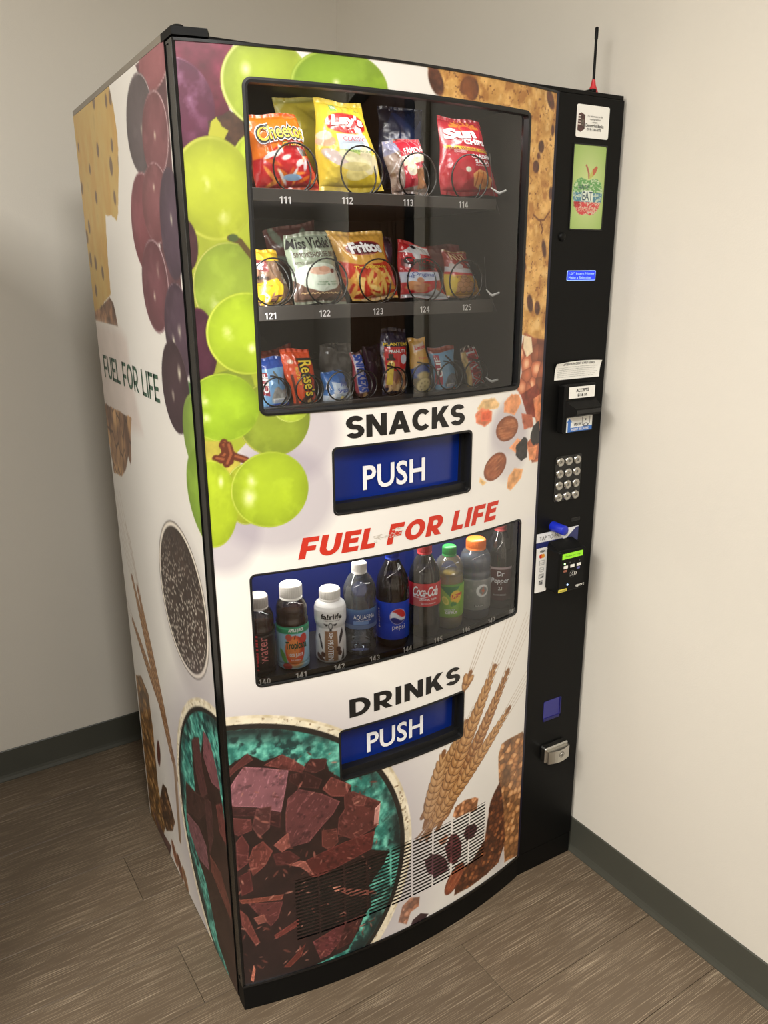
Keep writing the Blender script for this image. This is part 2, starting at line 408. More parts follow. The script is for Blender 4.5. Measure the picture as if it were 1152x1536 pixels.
# vinyl planks, each its own piece
def plank_mat():
    m = bpy.data.materials.new('oak_look_vinyl_plank'); m.use_nodes = True; nt = m.node_tree; N = nt.nodes; L = nt.links
    b = N['Principled BSDF']; b.inputs['Roughness'].default_value = .42
    tc = N.new('ShaderNodeTexCoord'); oi = N.new('ShaderNodeObjectInfo')
    ad = N.new('ShaderNodeVectorMath'); ad.operation = 'ADD'; sc = N.new('ShaderNodeVectorMath'); sc.operation = 'SCALE'
    cb = N.new('ShaderNodeCombineXYZ')
    L.new(oi.outputs['Random'], cb.inputs[0]); L.new(oi.outputs['Random'], cb.inputs[1]); L.new(cb.outputs[0], sc.inputs[0]); sc.inputs['Scale'].default_value = 37
    L.new(tc.outputs['Object'], ad.inputs[0]); L.new(sc.outputs[0], ad.inputs[1])
    def noise(sx, sy, s, det, rough=.55, dist=0):
        mp = N.new('ShaderNodeMapping'); mp.inputs['Scale'].default_value = (sx, sy, 1); L.new(ad.outputs[0], mp.inputs[0])
        n = N.new('ShaderNodeTexNoise'); n.inputs['Scale'].default_value = s; n.inputs['Detail'].default_value = det
        n.inputs['Roughness'].default_value = rough; n.inputs['Distortion'].default_value = dist; L.new(mp.outputs[0], n.inputs['Vector']); return n
    def mix(a, b2, f, mode='MIX'):
        x = N.new('ShaderNodeMixRGB'); x.blend_type = mode
        for i, v in ((1, a), (2, b2)):
            if hasattr(v, 'links'): L.new(v, x.inputs[i])
            else: x.inputs[i].default_value = v
        if hasattr(f, 'links'): L.new(f, x.inputs[0])
        else: x.inputs[0].default_value = f
        return x.outputs[0]
    def ramp(src, p0, p1, c0=(0, 0, 0, 1), c1=(1, 1, 1, 1)):
        r = N.new('ShaderNodeValToRGB'); r.color_ramp.elements[0].position = p0; r.color_ramp.elements[1].position = p1
        r.color_ramp.elements[0].color = c0; r.color_ramp.elements[1].color = c1; L.new(src, r.inputs[0]); return r.outputs[0]
    broad = noise(.6, 5, 4, 4, dist=.6); mid = noise(.8, 22, 5, 5, .6, 1.2); fine = noise(1.0, 120, 6, 5, .6, .15)
    c = ramp(broad.outputs['Fac'], .32, .7, lc((136, 121, 100)), lc((166, 150, 127)))
    c = mix(c, lc((108, 93, 75)), ramp(mid.outputs['Fac'], .50, .68), 'MIX')
    c = mix(c, lc((196, 182, 158)), ramp(fine.outputs['Fac'], .56, .74))
    c = mix(c, lc((92, 78, 62)), ramp(fine.outputs['Fac'], .42, .30))
    hv = N.new('ShaderNodeMapRange'); hv.inputs[3].default_value = .92; hv.inputs[4].default_value = 1.14; L.new(oi.outputs['Random'], hv.inputs[0])
    c2 = N.new('ShaderNodeVectorMath'); c2.operation = 'SCALE'; L.new(c, c2.inputs[0]); L.new(hv.outputs[0], c2.inputs['Scale'])
    L.new(c2.outputs[0], b.inputs['Base Color'])
    bp = N.new('ShaderNodeBump'); bp.inputs['Strength'].default_value = .25; bp.inputs['Distance'].default_value = .001
    L.new(fine.outputs['Fac'], bp.inputs['Height']); L.new(bp.outputs[0], b.inputs['Normal'])
    return m
PLK = plank_mat()
PL, PW = 1.22, .181
proto = None; y = YB; row = 0; rr = random.Random(5)
while y > YF:
    y0 = max(y-PW, YF); x = XL-rr.random()*PL
    while x < XR:
        xa, xb = max(x, XL), min(x+PL, XR)
        if xb-xa > .02:
            if abs(xb-xa-PL) < 1e-6 and abs(y-y0-PW) < 1e-6 and proto is not None:
                o = proto.copy(); COL.objects.link(o)
            else:
                o = MB().box(-(xb-xa)/2+.0005, (xb-xa)/2-.0005, -(y-y0)/2+.0005, (y-y0)/2-.0005, -.0035, 0, PLK, .0004).obj('floor_plank', floor)
                if abs(xb-xa-PL) < 1e-6 and abs(y-y0-PW) < 1e-6: proto = o
            o.parent = floor; o.location = ((xa+xb)/2, (y+y0)/2, 0)
        x += PL
    y = y0; row += 1
# cove baseboards
BBM = mat('dark_grey_vinyl_base', (66, 66, 58), .42, vary=.05, vscale=6)
def cove(name, horiz, a0, a1, base, sgn):
    prof = [(0, 0), (.010, 0), (.010, .003), (.0065, .012), (.0045, .020), (.004, .030), (.0035, .100), (.0025, .1015), (0, .102)]
    V = []
    for a in (a0, a1):
        for d, h in prof: V.append((a, base+sgn*d, h) if horiz else (base+sgn*d, a, h))
    n = len(prof)
    F = [(i, i+1, n+i+1, n+i) for i in range(n-1)]+[tuple(range(n)), tuple(range(n, 2*n))]
    struct(MB().add(V, F, BBM), name)
cove('baseboard_right', False, -.70, YB, XR, -1)
cove('baseboard_back', True, XL, XR, YB, -1)
cove('baseboard_left', False, YF, YB, XL, 1)
cove('baseboard_front', True, XL, XR, YF, 1)
# doorway on the right wall, seen only as a reflection in the snack window
BROWN = mat('brown_panelled_door', (92, 62, 36), .5, vary=.15, vscale=5, bstretch=(6, 6, .6))
WFR = mat('pale_door_casing', (228, 220, 204), .45)
DARKF = mat('dark_door_frame', (18, 17, 17), .4)
struct(MB().box(XR-.03, XR, -.87, -.76, 0, 2.2, WFR, .004), 'trim_1')
struct(MB().box(XR-.02, XR, -.985, -.87, 0, 2.14, DARKF).box(XR-.02, XR, -2.05, -.985, 2.08, 2.14, DARKF), 'trim_2')
door = struct(MB().box(XR-.012, XR, -2.05, -.985, 0, 2.08, BROWN), 'door_1')
for k in range(9):
    ya = -2.045+k*.118
    MB().box(XR-.022, XR-.012, ya, ya+.110, .02, 2.07, BROWN, .003).obj('door_panel', door)
struct(MB().box(XR-.03, XR, -2.16, -2.05, 0, 2.2, WFR, .004), 'trim_3')
for nm, a, b_ in (('trim_4', YF, -2.17),):
    cove(nm, False, a, b_, XR, -1)

struct(MB().box(-1.45, -.66, .12, YB, 0, 1.98, mat('shade_block_taupe', (112, 103, 92), .5), .004), 'shade_block')      # unseen block added left of the machine to shade back wall and floor
# ceiling lights (out of frame above)
LITE = mat('lit_diffuser', (255, 255, 255), .5, emit=(255, 244, 224), estr=1.5)
for i, (lx, ly, lab) in enumerate([(-1.75, -.9, 'recessed white ceiling light left of the vending machine'), (-.25, -1.9, 'recessed white ceiling light nearer the front wall')]):
    t = empty('ceiling_light', lab, 'light', (lx, ly, ZC), 'ceiling lights'); t['label'] = lab
    MB().box(-.31, .31, -.61, .61, -.012, 0, WFR, .003).obj('frame', t)
    MB().box(-.28, .28, -.58, .58, -.016, -.012, LITE).obj('diffuser', t)

# ------------------------------------------------------------------ the vending machine
M = empty('vending_machine', 'tall black snack and drink vending machine wrapped in grape, chocolate and wheat pictures', 'vending machine')
DC, HC = 0.7414, 1.8466      # cabinet depth and height
cab = MB()
XI0, XI1 = .004, .888
cab.box(XI0, XI0+.02, .05, DC, .0, HC, BLACK)                      # left side sheet
cab.box(XI1-.02, XI1, .05, DC, .0, HC, BLACK)
cab.box(XI0, XI1, DC-.02, DC, .0, HC, BLACK)
cab.box(XI0, XI1, .05, DC, 1.812, HC, BLACK)
cab.box(XI0, XI1, .05, DC, .02, .06, BLACK)
cab.box(.72, .745, .05, DC-.02, .06, 1.812, CAVITY)                # wall between the goods and the money side
cab.box(XI0+.02, .72, .56, .58, .06, 1.812, CAVITY)                # inner back
cab.box(XI0+.02, .72, .05, .56, 1.235, 1.25, CAVITY)
cab.box(XI0+.02, .72, .05, .56, 1.00, 1.012, CAVITY)
cab.box(XI0+.02, .72, .05, .56, .72, .735, CAVITY)
cab.box(XI0+.02, .034, .05, .56, .06, 1.812, CAVITY)
cab.obj('cabinet', M)
MB().box(.010, .9285, .002, .05, 1.8315, 1.8400, BLACK, .001).obj('top_rail', M)
# hinge cover plate on the top left corner
hz = [(-.001, -.004), (.050, -.014), (.062, .012), (.062, .049), (-.001, .049)]
V = [(a, b_, h) for h in (1.8345, 1.8455) for a, b_ in hz]; n = 5
MB().add(V, [tuple(range(n))[::-1], tuple(range(n, 2*n))]+[(i, (i+1) % n, n+(i+1) % n, n+i) for i in range(n)], BLACK)\
    .lathe([(0, 1.8495), (.008, 1.8485), (.009, 1.8455)], BLACK, (.012, .004, 0), 14).obj('hinge_cover', M)

# ---- print on the left side (u = depth behind the front edge)
cv = Canvas(.04, .742, .004, 1.836, .0028, (222, 217, 208))
n0 = fbm(cv.X, cv.Z, .3, seed=4); cv.C *= (1+.02*(n0-.5))[..., None]
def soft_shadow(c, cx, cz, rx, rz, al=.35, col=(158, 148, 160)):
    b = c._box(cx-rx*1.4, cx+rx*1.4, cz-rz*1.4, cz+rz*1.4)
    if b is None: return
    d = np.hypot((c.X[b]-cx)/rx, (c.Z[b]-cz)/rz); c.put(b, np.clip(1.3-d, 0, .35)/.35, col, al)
cook = [(0.8054,1.8551),(0.3941,1.8386),(0.3753,1.7988),(0.3648,1.7524),(0.3840,1.6855),(0.4195,1.6175),(0.4349,1.6027),(0.4719,1.6142),(0.5272,1.6199),(0.5474,1.5440),(0.5553,1.4618),(0.6157,1.4434),(0.7196,1.4164),(0.7712,1.4172),(0.7819,1.6664)]
cook += [(.80, cook[-1][1]), (.80, cook[0][1])]
cv.poly(cook, (203, 172, 104), amp=.16, sc=.03, sz=.06, seed=11, col2=(176, 140, 78), jit=.004)
f1, f2, idv = worley(cv.X, cv.Z*.7, .045, 3); mk, m0, _ = cv.polymask(cook, .004)
cv.put(mk, m0*np.clip(((.10+.2*idv)-f1)*14, 0, 1)[mk]*(idv > .45)[mk], (98, 80, 72), .8)
cv.poly([(0.7423,1.4153),(0.6786,1.4267),(0.5689,1.4531),(0.5400,1.4414),(0.5297,1.4236),(0.5187,1.3940),(0.7486,1.3964),(0.7757,1.3952)], (100, 76, 64), amp=.4, sc=.03, seed=5, col2=(150, 112, 84))
cv.poly([(0.7618,1.3927),(0.5031,1.3887),(0.4533,1.3697),(0.4475,1.3011),(0.4236,1.2421),(0.3952,1.1813),(0.6022,1.1620),(0.7588,1.1968)], (206, 190, 180), soft=.03, al=.75, amp=.05, sc=.05)
nut = [(0.7509,1.1978),(0.4828,1.1990),(0.5030,1.1630),(0.5230,1.0983),(0.5363,1.0847),(0.5492,1.1087),(0.5769,1.0716),(0.6445,1.0344),(0.7235,1.0275),(0.7377,1.0895),(0.7670,1.1353)]
cv.poly(nut, (120, 86, 66), amp=.3, sc=.05, sz=.08, seed=6, col2=(176, 138, 96), jit=.006)
f1, f2, idv = worley(cv.X, cv.Z*.5, .04, 8); mk, m0, _ = cv.polymask(nut, .004)
cv.put(mk, m0*np.clip((.12-(f2-f1))*9, 0, 1)[mk], (64, 46, 40), .9)
# red grapes
def sg(box, base, **k):
    (l, _), (r, _), (_, t), (_, b) = box      # left, right, top, bottom points
    cv.grape((l+r)/2, (t+b)/2, abs(r-l)/2, abs(t-b)/2, base, **k)
cv.poly([(0.2026,1.8337),(0.0378,1.8399),(0.0414,1.7829),(0.0454,1.6142),(0.0473,1.3426),(0.0930,1.3378),(0.1420,1.4924),(0.1513,1.5900),(0.1592,1.6640),(0.1945,1.7298),(0.1702,1.7963)], (96, 66, 70), amp=.2, sc=.06, seed=3)
RIM = (226, 205, 205)
sg([(0.1852,1.8235),(0.0190,1.8229),(0.0669,1.8596),(0.1278,1.7794)], (138, 84, 88), rim=RIM, seed=2)
sg([(0.2943,1.7647),(0.1211,1.7299),(0.1942,1.8223),(0.2174,1.6674)], (86, 76, 78), rim=RIM, rimw=.03, seed=5, hi=[(-.1, -.1, .16)])
sg([(0.1991,1.7407),(0.0499,1.7200),(0.1034,1.7828),(0.1155,1.6517)], (116, 72, 76), rim=RIM, rimw=.04, seed=9, hi=[(.0, .0, .15)])
sg([(0.3231,1.6106),(0.1513,1.5900),(0.2329,1.6732),(0.2579,1.5057)], (118, 66, 72), rim=RIM, rimw=.03, seed=12, hi=[(-.3, .1, .3)])
sg([(0.2364,1.6277),(0.0737,1.6162),(0.1376,1.6802),(0.1476,1.5513)], (120, 74, 78), rim=RIM, rimw=.03, seed=14, hi=[(.0, .4, .16)])
sg([(0.1355,1.5892),(0.0083,1.5729),(0.0594,1.6641),(0.0799,1.4928)], (78, 62, 74), seed=15, hi=[(0, .1, .15)])
sg([(0.2862,1.4794),(0.1169,1.4708),(0.1941,1.5615),(0.1962,1.3992)], (104, 64, 70), rim=RIM, rimw=.04, seed=17, hi=[(-.35, .35, .25), (.1, -.2, .15)])
sg([(0.1619,1.4013),(0.0035,1.4057),(0.0812,1.4886),(0.0806,1.3277)], (74, 56, 68), rim=RIM, rimw=.02, seed=19, hi=[(-.1, .0, .25), (.4, -.2, .2)])
cv.poly([(0.0465,1.3315),(0.0193,1.3124),(0.0154,1.2111),(0.0323,1.1844),(0.0794,1.2466),(0.0808,1.2699)], (74, 112, 58), amp=.15, sc=.03)
sg([(0.2099,1.3010),(0.0487,1.3088),(0.1169,1.3905),(0.1315,1.2259)], (60, 42, 48), rim=(120, 100, 106), rimw=.02, seed=21, hi=[(-.4, .35, .25), (.2, -.2, .18)])
sg([(0.1019,1.2189),(-0.0592,1.2474),(0.0266,1.3115),(0.0330,1.1665)], (124, 150, 60), rim=(210, 220, 150), seed=22)
sg([(0.1061,1.1127),(-0.1325,1.1542),(-0.0293,1.2287),(-0.0342,1.0461)], (128, 160, 48), rim=(200, 215, 120), rimw=.03, seed=23, hi=[(-.5, .4, .2)])
# chia seed bowl
ch = [(0.3637,0.9548),(0.0458,0.8387),(0.2756,1.0365),(0.1344,0.7062)]
ccx, ccz = (ch[0][0]+ch[1][0])/2, (ch[2][1]+ch[3][1])/2; cr = (ch[0][0]-ch[1][0])/2
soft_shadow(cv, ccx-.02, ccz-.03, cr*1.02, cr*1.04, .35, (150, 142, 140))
cv.ell(ccx, ccz, cr, cr*1.03, (60, 52, 44)); cv.ell(ccx, ccz, cr*.985, cr*1.015, (222, 212, 196)); cv.ell(ccx, ccz, cr*.93, cr*.96, (50, 42, 36))
f1, f2, idv = worley(cv.X*1.25+cv.Z*.3, cv.Z, .0095, 4)
b, m, d, u, v = cv.ell(ccx, ccz, cr*.90, cr*.93, (56, 44, 38), amp=.3, sc=.02)
cv.put(b, m*np.clip((.42-f1[b])*6, 0, 1)*(idv[b] > .52)*np.clip(1.25-v*.9-d*.3, 0, 1), (206, 196, 180), .85)
# wheat along the back
def wheat(c, a, b_, w, seed=1, tip=3, col=(164, 116, 68), al=.10):
    a = np.array(a); b_ = np.array(b_); L = np.hypot(*(b_-a)); t = (b_-a)/L; nrm = np.array([-t[1], t[0]]); ang = math.atan2(t[1], t[0]); r = random.Random(seed)
    st = w*.62; nk = int(L/st)
    for k in range(tip):
        q = (k-(tip-1)/2)*.5; e = b_+t*al*(1+.3*r.random())+nrm*q*al*.22
        c.line([tuple(b_-t*L*.2+nrm*q*w*.5), tuple(e)], .0016, (150, 122, 96), .75, .0006)
    c.line([tuple(a-t*w), tuple(b_)], w*.5, (128, 84, 48))
    for k in range(nk):
        f = k/nk; ww = w*(.75+.5*math.sin(PI*min(1, f*1.1+.1)))*(1 if f < .8 else (1-f)*4+.2)
        for s_ in (-1, 1):
            p = a+t*(k+.5)*st+nrm*s_*ww*.28; j = r.random()*20-10
            c.ell(p[0]-.0008, p[1]-.001, w*.62, ww*.30, (96, 60, 34), ang+s_*.42)
            c.ell(p[0], p[1], w*.58, ww*.26, (col[0]+j, col[1]+j, col[2]+j), ang+s_*.42)
            c.ell(p[0]+.0008, p[1]+.001, w*.36, ww*.10, (206, 164, 112), ang+s_*.42, al=.8)
for (l, w) in (([(0.4016,0.3632),(0.6466,0.7725)], .030), ([(0.4215,0.4075),(0.5985,0.7623)], .028), ([(0.4617,0.4781),(0.6946,0.6345)], .026)):
    wheat(cv, l[0], l[1], w, 3, 3, (146, 104, 64), .22)
cv.line([(0.4016,0.3632),(0.4207,0.1373)], .02, (150, 118, 80)); cv.line([(0.3886,0.3710),(0.4071,0.1669)], .005, (190, 160, 120))
cv.line([(0.6316,0.8919),(0.5702,0.7371)], .002, (150, 122, 96)); cv.line([(0.6570,0.9107),(0.5912,0.7649)], .002, (150, 122, 96))
# granola bars at the back bottom
def lumps(c, pts, base, dark, light, s=.02, seed=1, jit=.004):
    c.poly(pts, base, amp=.2, sc=s*2, seed=seed, jit=jit)
    r = c.polymask(pts, .004)
    if r[0] is None: return
    b, m, _ = r; f1, f2, idv = worley(c.X[b]+.3*s*fbm(c.X[b], c.Z[b], s, seed=seed), c.Z[b], s, seed)
    lum = (.62+.75*idv)*(1-.45*f1)
    cc = np.asarray(base, float)*lum[..., None]; c.put(b, m, np.clip(cc, 0, 255), .85)
    c.put(b, m*np.clip((idv-.72)*8, 0, 1)*np.clip((.5-f1)*3, 0, 1), light, .8)
    c.put(b, m*np.clip((.10-(f2-f1))*8, 0, 1), dark, .85)
lumps(cv, [(0.7310,0.4564),(0.6659,0.4833),(0.6029,0.4605),(0.5944,0.3507),(0.6040,0.1818),(0.5692,0.0740),(0.6109,0.0134),(0.7161,-0.0105),(0.7345,0.0102)], (150, 106, 54), (70, 44, 26), (196, 160, 104), .022, 2)
lumps(cv, [(0.5444,0.2265),(0.5094,0.2337),(0.4860,0.2049),(0.4552,0.1670),(0.4905,0.1168),(0.5594,0.0691),(0.5943,0.1035),(0.5961,0.1486)], (104, 70, 42), (50, 32, 24), (170, 130, 84), .02, 5)
cv.ell(*[(0.5562,0.3112)][0], .016, .045, (92, 46, 34), .3)
cv.poly([(0.7108,0.0423),(0.6046,0.0338),(0.5222,0.0451),(0.5479,-0.0048),(0.6414,-0.0080)], (96, 66, 60), amp=.4, sc=.02)
for q, cc in (([(0.4923,0.0446)], (150, 100, 70)), ([(0.4487,0.0348)], (122, 76, 54)), ([(0.4064,0.0253)], (150, 110, 74))):
    cv.ell(q[0][0], q[0][1], .02, .035, cc, -.5, amp=.3, sc=.01); cv.ell(q[0][0], q[0][1], .004, .03, (84, 52, 40), -.5)

# bowl of chocolate: same picture runs around the corner (side: centre just in front of the edge)
def bowl(c, cx, cz, R):
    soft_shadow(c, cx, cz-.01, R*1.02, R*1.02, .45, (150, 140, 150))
    c.ell(cx, cz, R, R, (208, 192, 156), amp=.12, sc=.02, seed=2, col2=(228, 218, 196))
    b, m, d, u, v = c.ell(cx, cz, R*.985, R*.985, (226, 216, 190), amp=.1, sc=.02, seed=8)
    n = fbm(c.X[b], c.Z[b], .006, seed=9); c.put(b, m*np.clip((n-.62)*8, 0, 1), (120, 96, 66), .8)
    c.ell(cx, cz, R*.955, R*.955, (38, 34, 30), amp=.3, sc=.02)
    b, m, d, u, v = c.ell(cx, cz, R*.925, R*.925, (58, 138, 122), amp=.0)
    X = c.X[b]; Z = c.Z[b]; n = fbm(X, Z, .016, seed=12, octv=5); n2 = fbm(X, Z, .05, seed=14)
    c.put(b, m, c.tex(b, (44, 120, 108), .25, .012, None, 21, (104, 178, 158)), 1)
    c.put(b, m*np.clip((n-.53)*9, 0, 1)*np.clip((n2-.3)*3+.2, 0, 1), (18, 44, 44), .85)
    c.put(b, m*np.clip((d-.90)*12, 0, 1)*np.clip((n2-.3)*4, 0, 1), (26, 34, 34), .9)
def shard(c, pts, col, seed=1, edge=None, scr=.3):
    col = np.array(col, float)
    r = c.poly(pts, col, amp=.14, sc=.03, seed=seed, edge=edge if edge is not None else tuple(np.minimum(col*1.45+12, 255)), ew=.0014, soft=.0018)
    if r is None: return
    b, m, sd = r; X = c.X[b]; Z = c.Z[b]
    a = random.Random(seed).random()*PI; U = X*math.cos(a)+Z*math.sin(a); W = -X*math.sin(a)+Z*math.cos(a)
    n = fbm(U, W, .012, .0035, seed+40, 4); c.put(b, m*np.clip((n-.63)*9, 0, 1), np.minimum(col*1.5+35, 255), scr)
    n = fbm(X, Z, .010, .010, seed+50, 5); c.put(b, m*np.clip((.40-n)*7, 0, 1), col*.55, .6)
def crumbs(c, pts, nn, seed):
    P = np.array(pts); r = random.Random(seed)
    for _ in range(nn):
        x = r.uniform(P[:, 0].min(), P[:, 0].max()); z = r.uniform(P[:, 1].min(), P[:, 1].max()); a = r.random()*PI; s_ = r.uniform(.0015, .005)
        cc = r.choice([(150, 92, 80), (176, 120, 104), (104, 56, 48), (84, 44, 38)])
        c.ell(x, z, s_*1.8, s_*.5, cc, a, al=.85)
bowl(cv, -.0095, .318, .392)
cv.poly([(0.2315,0.5315),(0.2061,0.5546),(0.1700,0.5717),(0.1702,0.5307),(0.1338,0.6087),(0.0953,0.6020),(0.0553,0.5193),(0.0410,0.4487),(0.0351,0.2127),(0.0208,0.0051),(0.0871,0.0026),(0.1575,0.0420),(0.2133,0.1670),(0.2963,0.2209),(0.3352,0.2623),(0.3126,0.3706),(0.2389,0.3848),(0.2372,0.4611)], (50, 32, 28), amp=.25, sc=.05, seed=6)
for i, (pp, cc) in enumerate([([(0.1338,0.6087),(0.0953,0.6020),(0.0678,0.5622),(0.0518,0.5159),(0.1064,0.5017),(0.1501,0.5365)], (112, 68, 72)), ([(0.2230,0.5393),(0.1704,0.5703),(0.1671,0.5029),(0.1426,0.4524),(0.1919,0.4087),(0.2214,0.4644)], (78, 46, 44)),
      ([(0.3106,0.3784),(0.2272,0.3986),(0.1639,0.4267),(0.1642,0.3897),(0.2269,0.3287),(0.3244,0.2899)], (60, 38, 34)), ([(0.3265,0.2817),(0.2323,0.3056),(0.1872,0.2855),(0.1809,0.2251),(0.2566,0.2020),(0.3166,0.2340)], (112, 72, 76)),
      ([(0.1644,0.2796),(0.0942,0.2845),(0.0452,0.2357),(0.0491,0.1978),(0.1073,0.2173),(0.1655,0.2368)], (96, 52, 44)), ([(0.0892,0.4573),(0.0472,0.4893),(0.0349,0.4298),(0.0376,0.3929),(0.0790,0.3992)], (96, 50, 46)), ([(0.1623,0.4338),(0.1221,0.4417),(0.1251,0.3548),(0.1635,0.2834),(0.1706,0.3606)], (70, 42, 40))]):
    shard(cv, pp, cc, 3+i)
SZ = cv; P = np.stack([np.full(cv.X.shape, 0.0), cv.X, cv.Z], -1)
sm = MB().grid(P, PRINTS, cv.rgba(), smooth=False, flip=True)
sm.box(.0, .004, .038, DC, 1.8365, HC, mat('grey_edge_fold', (120, 112, 100), .4)); sm.box(0.0008, .004, .038, DC, .0, 1.8365, BLACK)
put_strokes(sm, 'FUEL FOR LIFE', s_side, .7025, .2365, 1.266, 1.3195, INKG, .165, .14)
sm.obj('side_wrap', M)

# ---- print on the bowed door
X0, X1, Z0, Z1, RS = .0045, .7445, .067, 1.8275, .0015
cv = Canvas(X0, X1, Z0, Z1, RS, (230, 226, 219))
n0 = fbm(cv.X, cv.Z, .25, seed=4); cv.C *= (1+.02*(n0-.5))[..., None]
def E(cxy, l, t):     # centre, a point at the left or right, a point at the top or bottom
    return cxy[0][0], cxy[0][1], abs(l[0][0]-cxy[0][0]), abs(t[0][1]-cxy[0][1])
RIMG = (226, 232, 150)
for q, rx, rz in (([(0.1104,1.1337)], .095, .085), ([(0.1298,1.2505)], .085, .08), ([(0.0147,1.1012)], .055, .085)):
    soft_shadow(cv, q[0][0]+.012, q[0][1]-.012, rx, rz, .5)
cv.poly([(-0.0015,1.8358),(0.0888,1.8320),(0.0715,1.8018),(0.0647,1.7702),(0.0771,1.7366),(0.1013,1.7082),(0.0986,1.6610),(0.0670,1.6694),(0.0495,1.7013),(0.0278,1.6681),(-0.0011,1.6654),(-0.0100,1.7033)], (84, 14, 32), amp=.35, sc=.04, seed=8, col2=(116, 38, 62))
cv.poly([(-0.0100,1.7033),(0.1094,1.7086),(0.0980,1.2528),(0.0429,1.1993),(-0.0066,1.1920),(-0.0112,1.3482)], (150, 160, 46), amp=.12, sc=.04)
cv.grape(*E([(-0.0029,1.7398)], [(0.0542,1.7427)], [(0.0026,1.8070)]), (86, 26, 54), rim=(232, 180, 200), bloom=.6, seed=5, rimw=.025)
cv.poly([(0.0432,1.7222),(0.0561,1.7282),(0.0763,1.7393),(0.1024,1.7268),(0.1011,1.7035),(0.0800,1.6868),(0.0637,1.6954),(0.0507,1.6912),(0.0417,1.7010)], (70, 46, 30), amp=.3, sc=.01, jit=.002)
cv.poly([(0.0470,1.7223),(0.0562,1.7291),(0.0621,1.7157),(0.0746,1.7116),(0.0668,1.6974),(0.0484,1.6856),(0.0411,1.6918)], (176, 176, 50), jit=.003)
cv.grape(*E([(0.1344,1.7783)], [(0.0649,1.7738)], [(0.1312,1.7134)]), (158, 176, 52), rim=RIMG, seed=7, hi=[(-.45, .28, .22)])
cv.grape(*E([(0.2540,1.7836)], [(0.3374,1.7831)], [(0.2553,1.8360)]), (132, 164, 42), rim=(190, 210, 90), seed=9, hi=[(-.1, .1, .15)])
cv.grape(*E([(0.1103,1.6499)], [(0.0717,1.6487)], [(0.1135,1.7088)]), (172, 192, 50), rim=(196, 204, 90), seed=11)
cv.grape(*E([(0.0454,1.6271)], [(0.1061,1.6285)], [(0.0505,1.7023)]), (168, 178, 46), rim=(206, 206, 96), seed=13, hi=[(-.2, .1, .2), (.2, -.45, .3)])
cv.grape(*E([(-0.0028,1.5451)], [(0.0161,1.5452)], [(0.0004,1.5841)]), (62, 28, 34), seed=15)
cv.poly([(0.0151,1.5726),(0.1078,1.5834),(0.1049,1.5282),(0.0178,1.5283)], (182, 184, 54), al=.0)
cv.grape(*E([(0.0613,1.4805)], [(0.0035,1.4812)], [(0.0656,1.5503)]), (140, 160, 52), rim=(206, 196, 110), rimw=.03, seed=17, hi=[(-.35, -.35, .35)])
cv.line([(0.0649,1.5562),(0.0800,1.5513),(0.0975,1.5282)], .009, (84, 66, 30)); cv.ell(*[(0.0700,1.5563)][0], .008, .006, (70, 84, 40))
cv.grape(*E([(0.0070,1.3899)], [(0.0347,1.3890)], [(0.0113,1.4504)]), (66, 26, 44), rim=(120, 50, 80), seed=19)
cv.poly([(0.0308,1.3461),(0.0817,1.3602),(0.0932,1.3099),(0.0338,1.3109)], (120, 134, 40), amp=.2, sc=.02)
cv.grape(*E([(0.1213,1.2649)], [(0.1832,1.2602)], [(0.1182,1.1999)]), (132, 148, 42), rim=(196, 190, 90), rimw=.03, seed=21)
cv.grape(*E([(0.1508,1.2812)], [(0.1815,1.2790)], [(0.1498,1.2570)]), (172, 192, 60), rim=RIMG, seed=23)
cv.grape(*E([(0.0833,1.4076)], [(0.0186,1.4096)], [(0.0796,1.3417)]), (162, 186, 38), rim=(216, 222, 96), rimw=.04, seed=25, hi=[(-.45, .05, .28), (.1, -.35, .2)])
cv.grape(*E([(0.0377,1.2885)], [(0.0963,1.2849)], [(0.0413,1.3456)]), (146, 176, 34), rim=(206, 216, 90), rimw=.03, seed=27, hi=[(-.45, .25, .3), (-.5, -.3, .25)])
cv.poly([(0.0001,1.2346),(0.0448,1.2315),(0.0615,1.1978),(0.0448,1.1403),(0.0114,1.1669),(0.0002,1.1911)], (178, 166, 66), amp=.2, sc=.02)
cv.grape(*E([(0.0646,1.1359)], [(0.0987,1.1325)], [(0.0615,1.0816)]), (160, 170, 44), rim=RIMG, rimw=.03, seed=29)
for pts in ([(0.0350,1.2299),(0.0360,1.2114),(0.0174,1.1920),(0.0063,1.1860)], [(0.0326,1.2255),(0.0487,1.2058),(0.0681,1.1972)], [(0.0203,1.2034),(0.0427,1.1970)], [(0.0412,1.2249),(0.0445,1.2085),(0.0370,1.1928)]):
    cv.line(pts, .013, (96, 44, 24)); cv.line([(a+.001, b_+.001) for a, b_ in pts], .004, (150, 84, 50))
cv.grape(*E([(0.0085,1.1234)], [(0.0513,1.1192)], [(0.0138,1.2016)]), (166, 186, 38), rim=(226, 228, 110), rimw=.03, seed=31, hi=[(.4, .5, .2)])
cv.grape(*E([(0.1083,1.1399)], [(0.0407,1.1466)], [(0.1050,1.0716)]), (164, 186, 40), rim=(200, 210, 90), rimw=.03, seed=33, hi=[(-.55, -.15, .35), (-.45, .3, .25)])
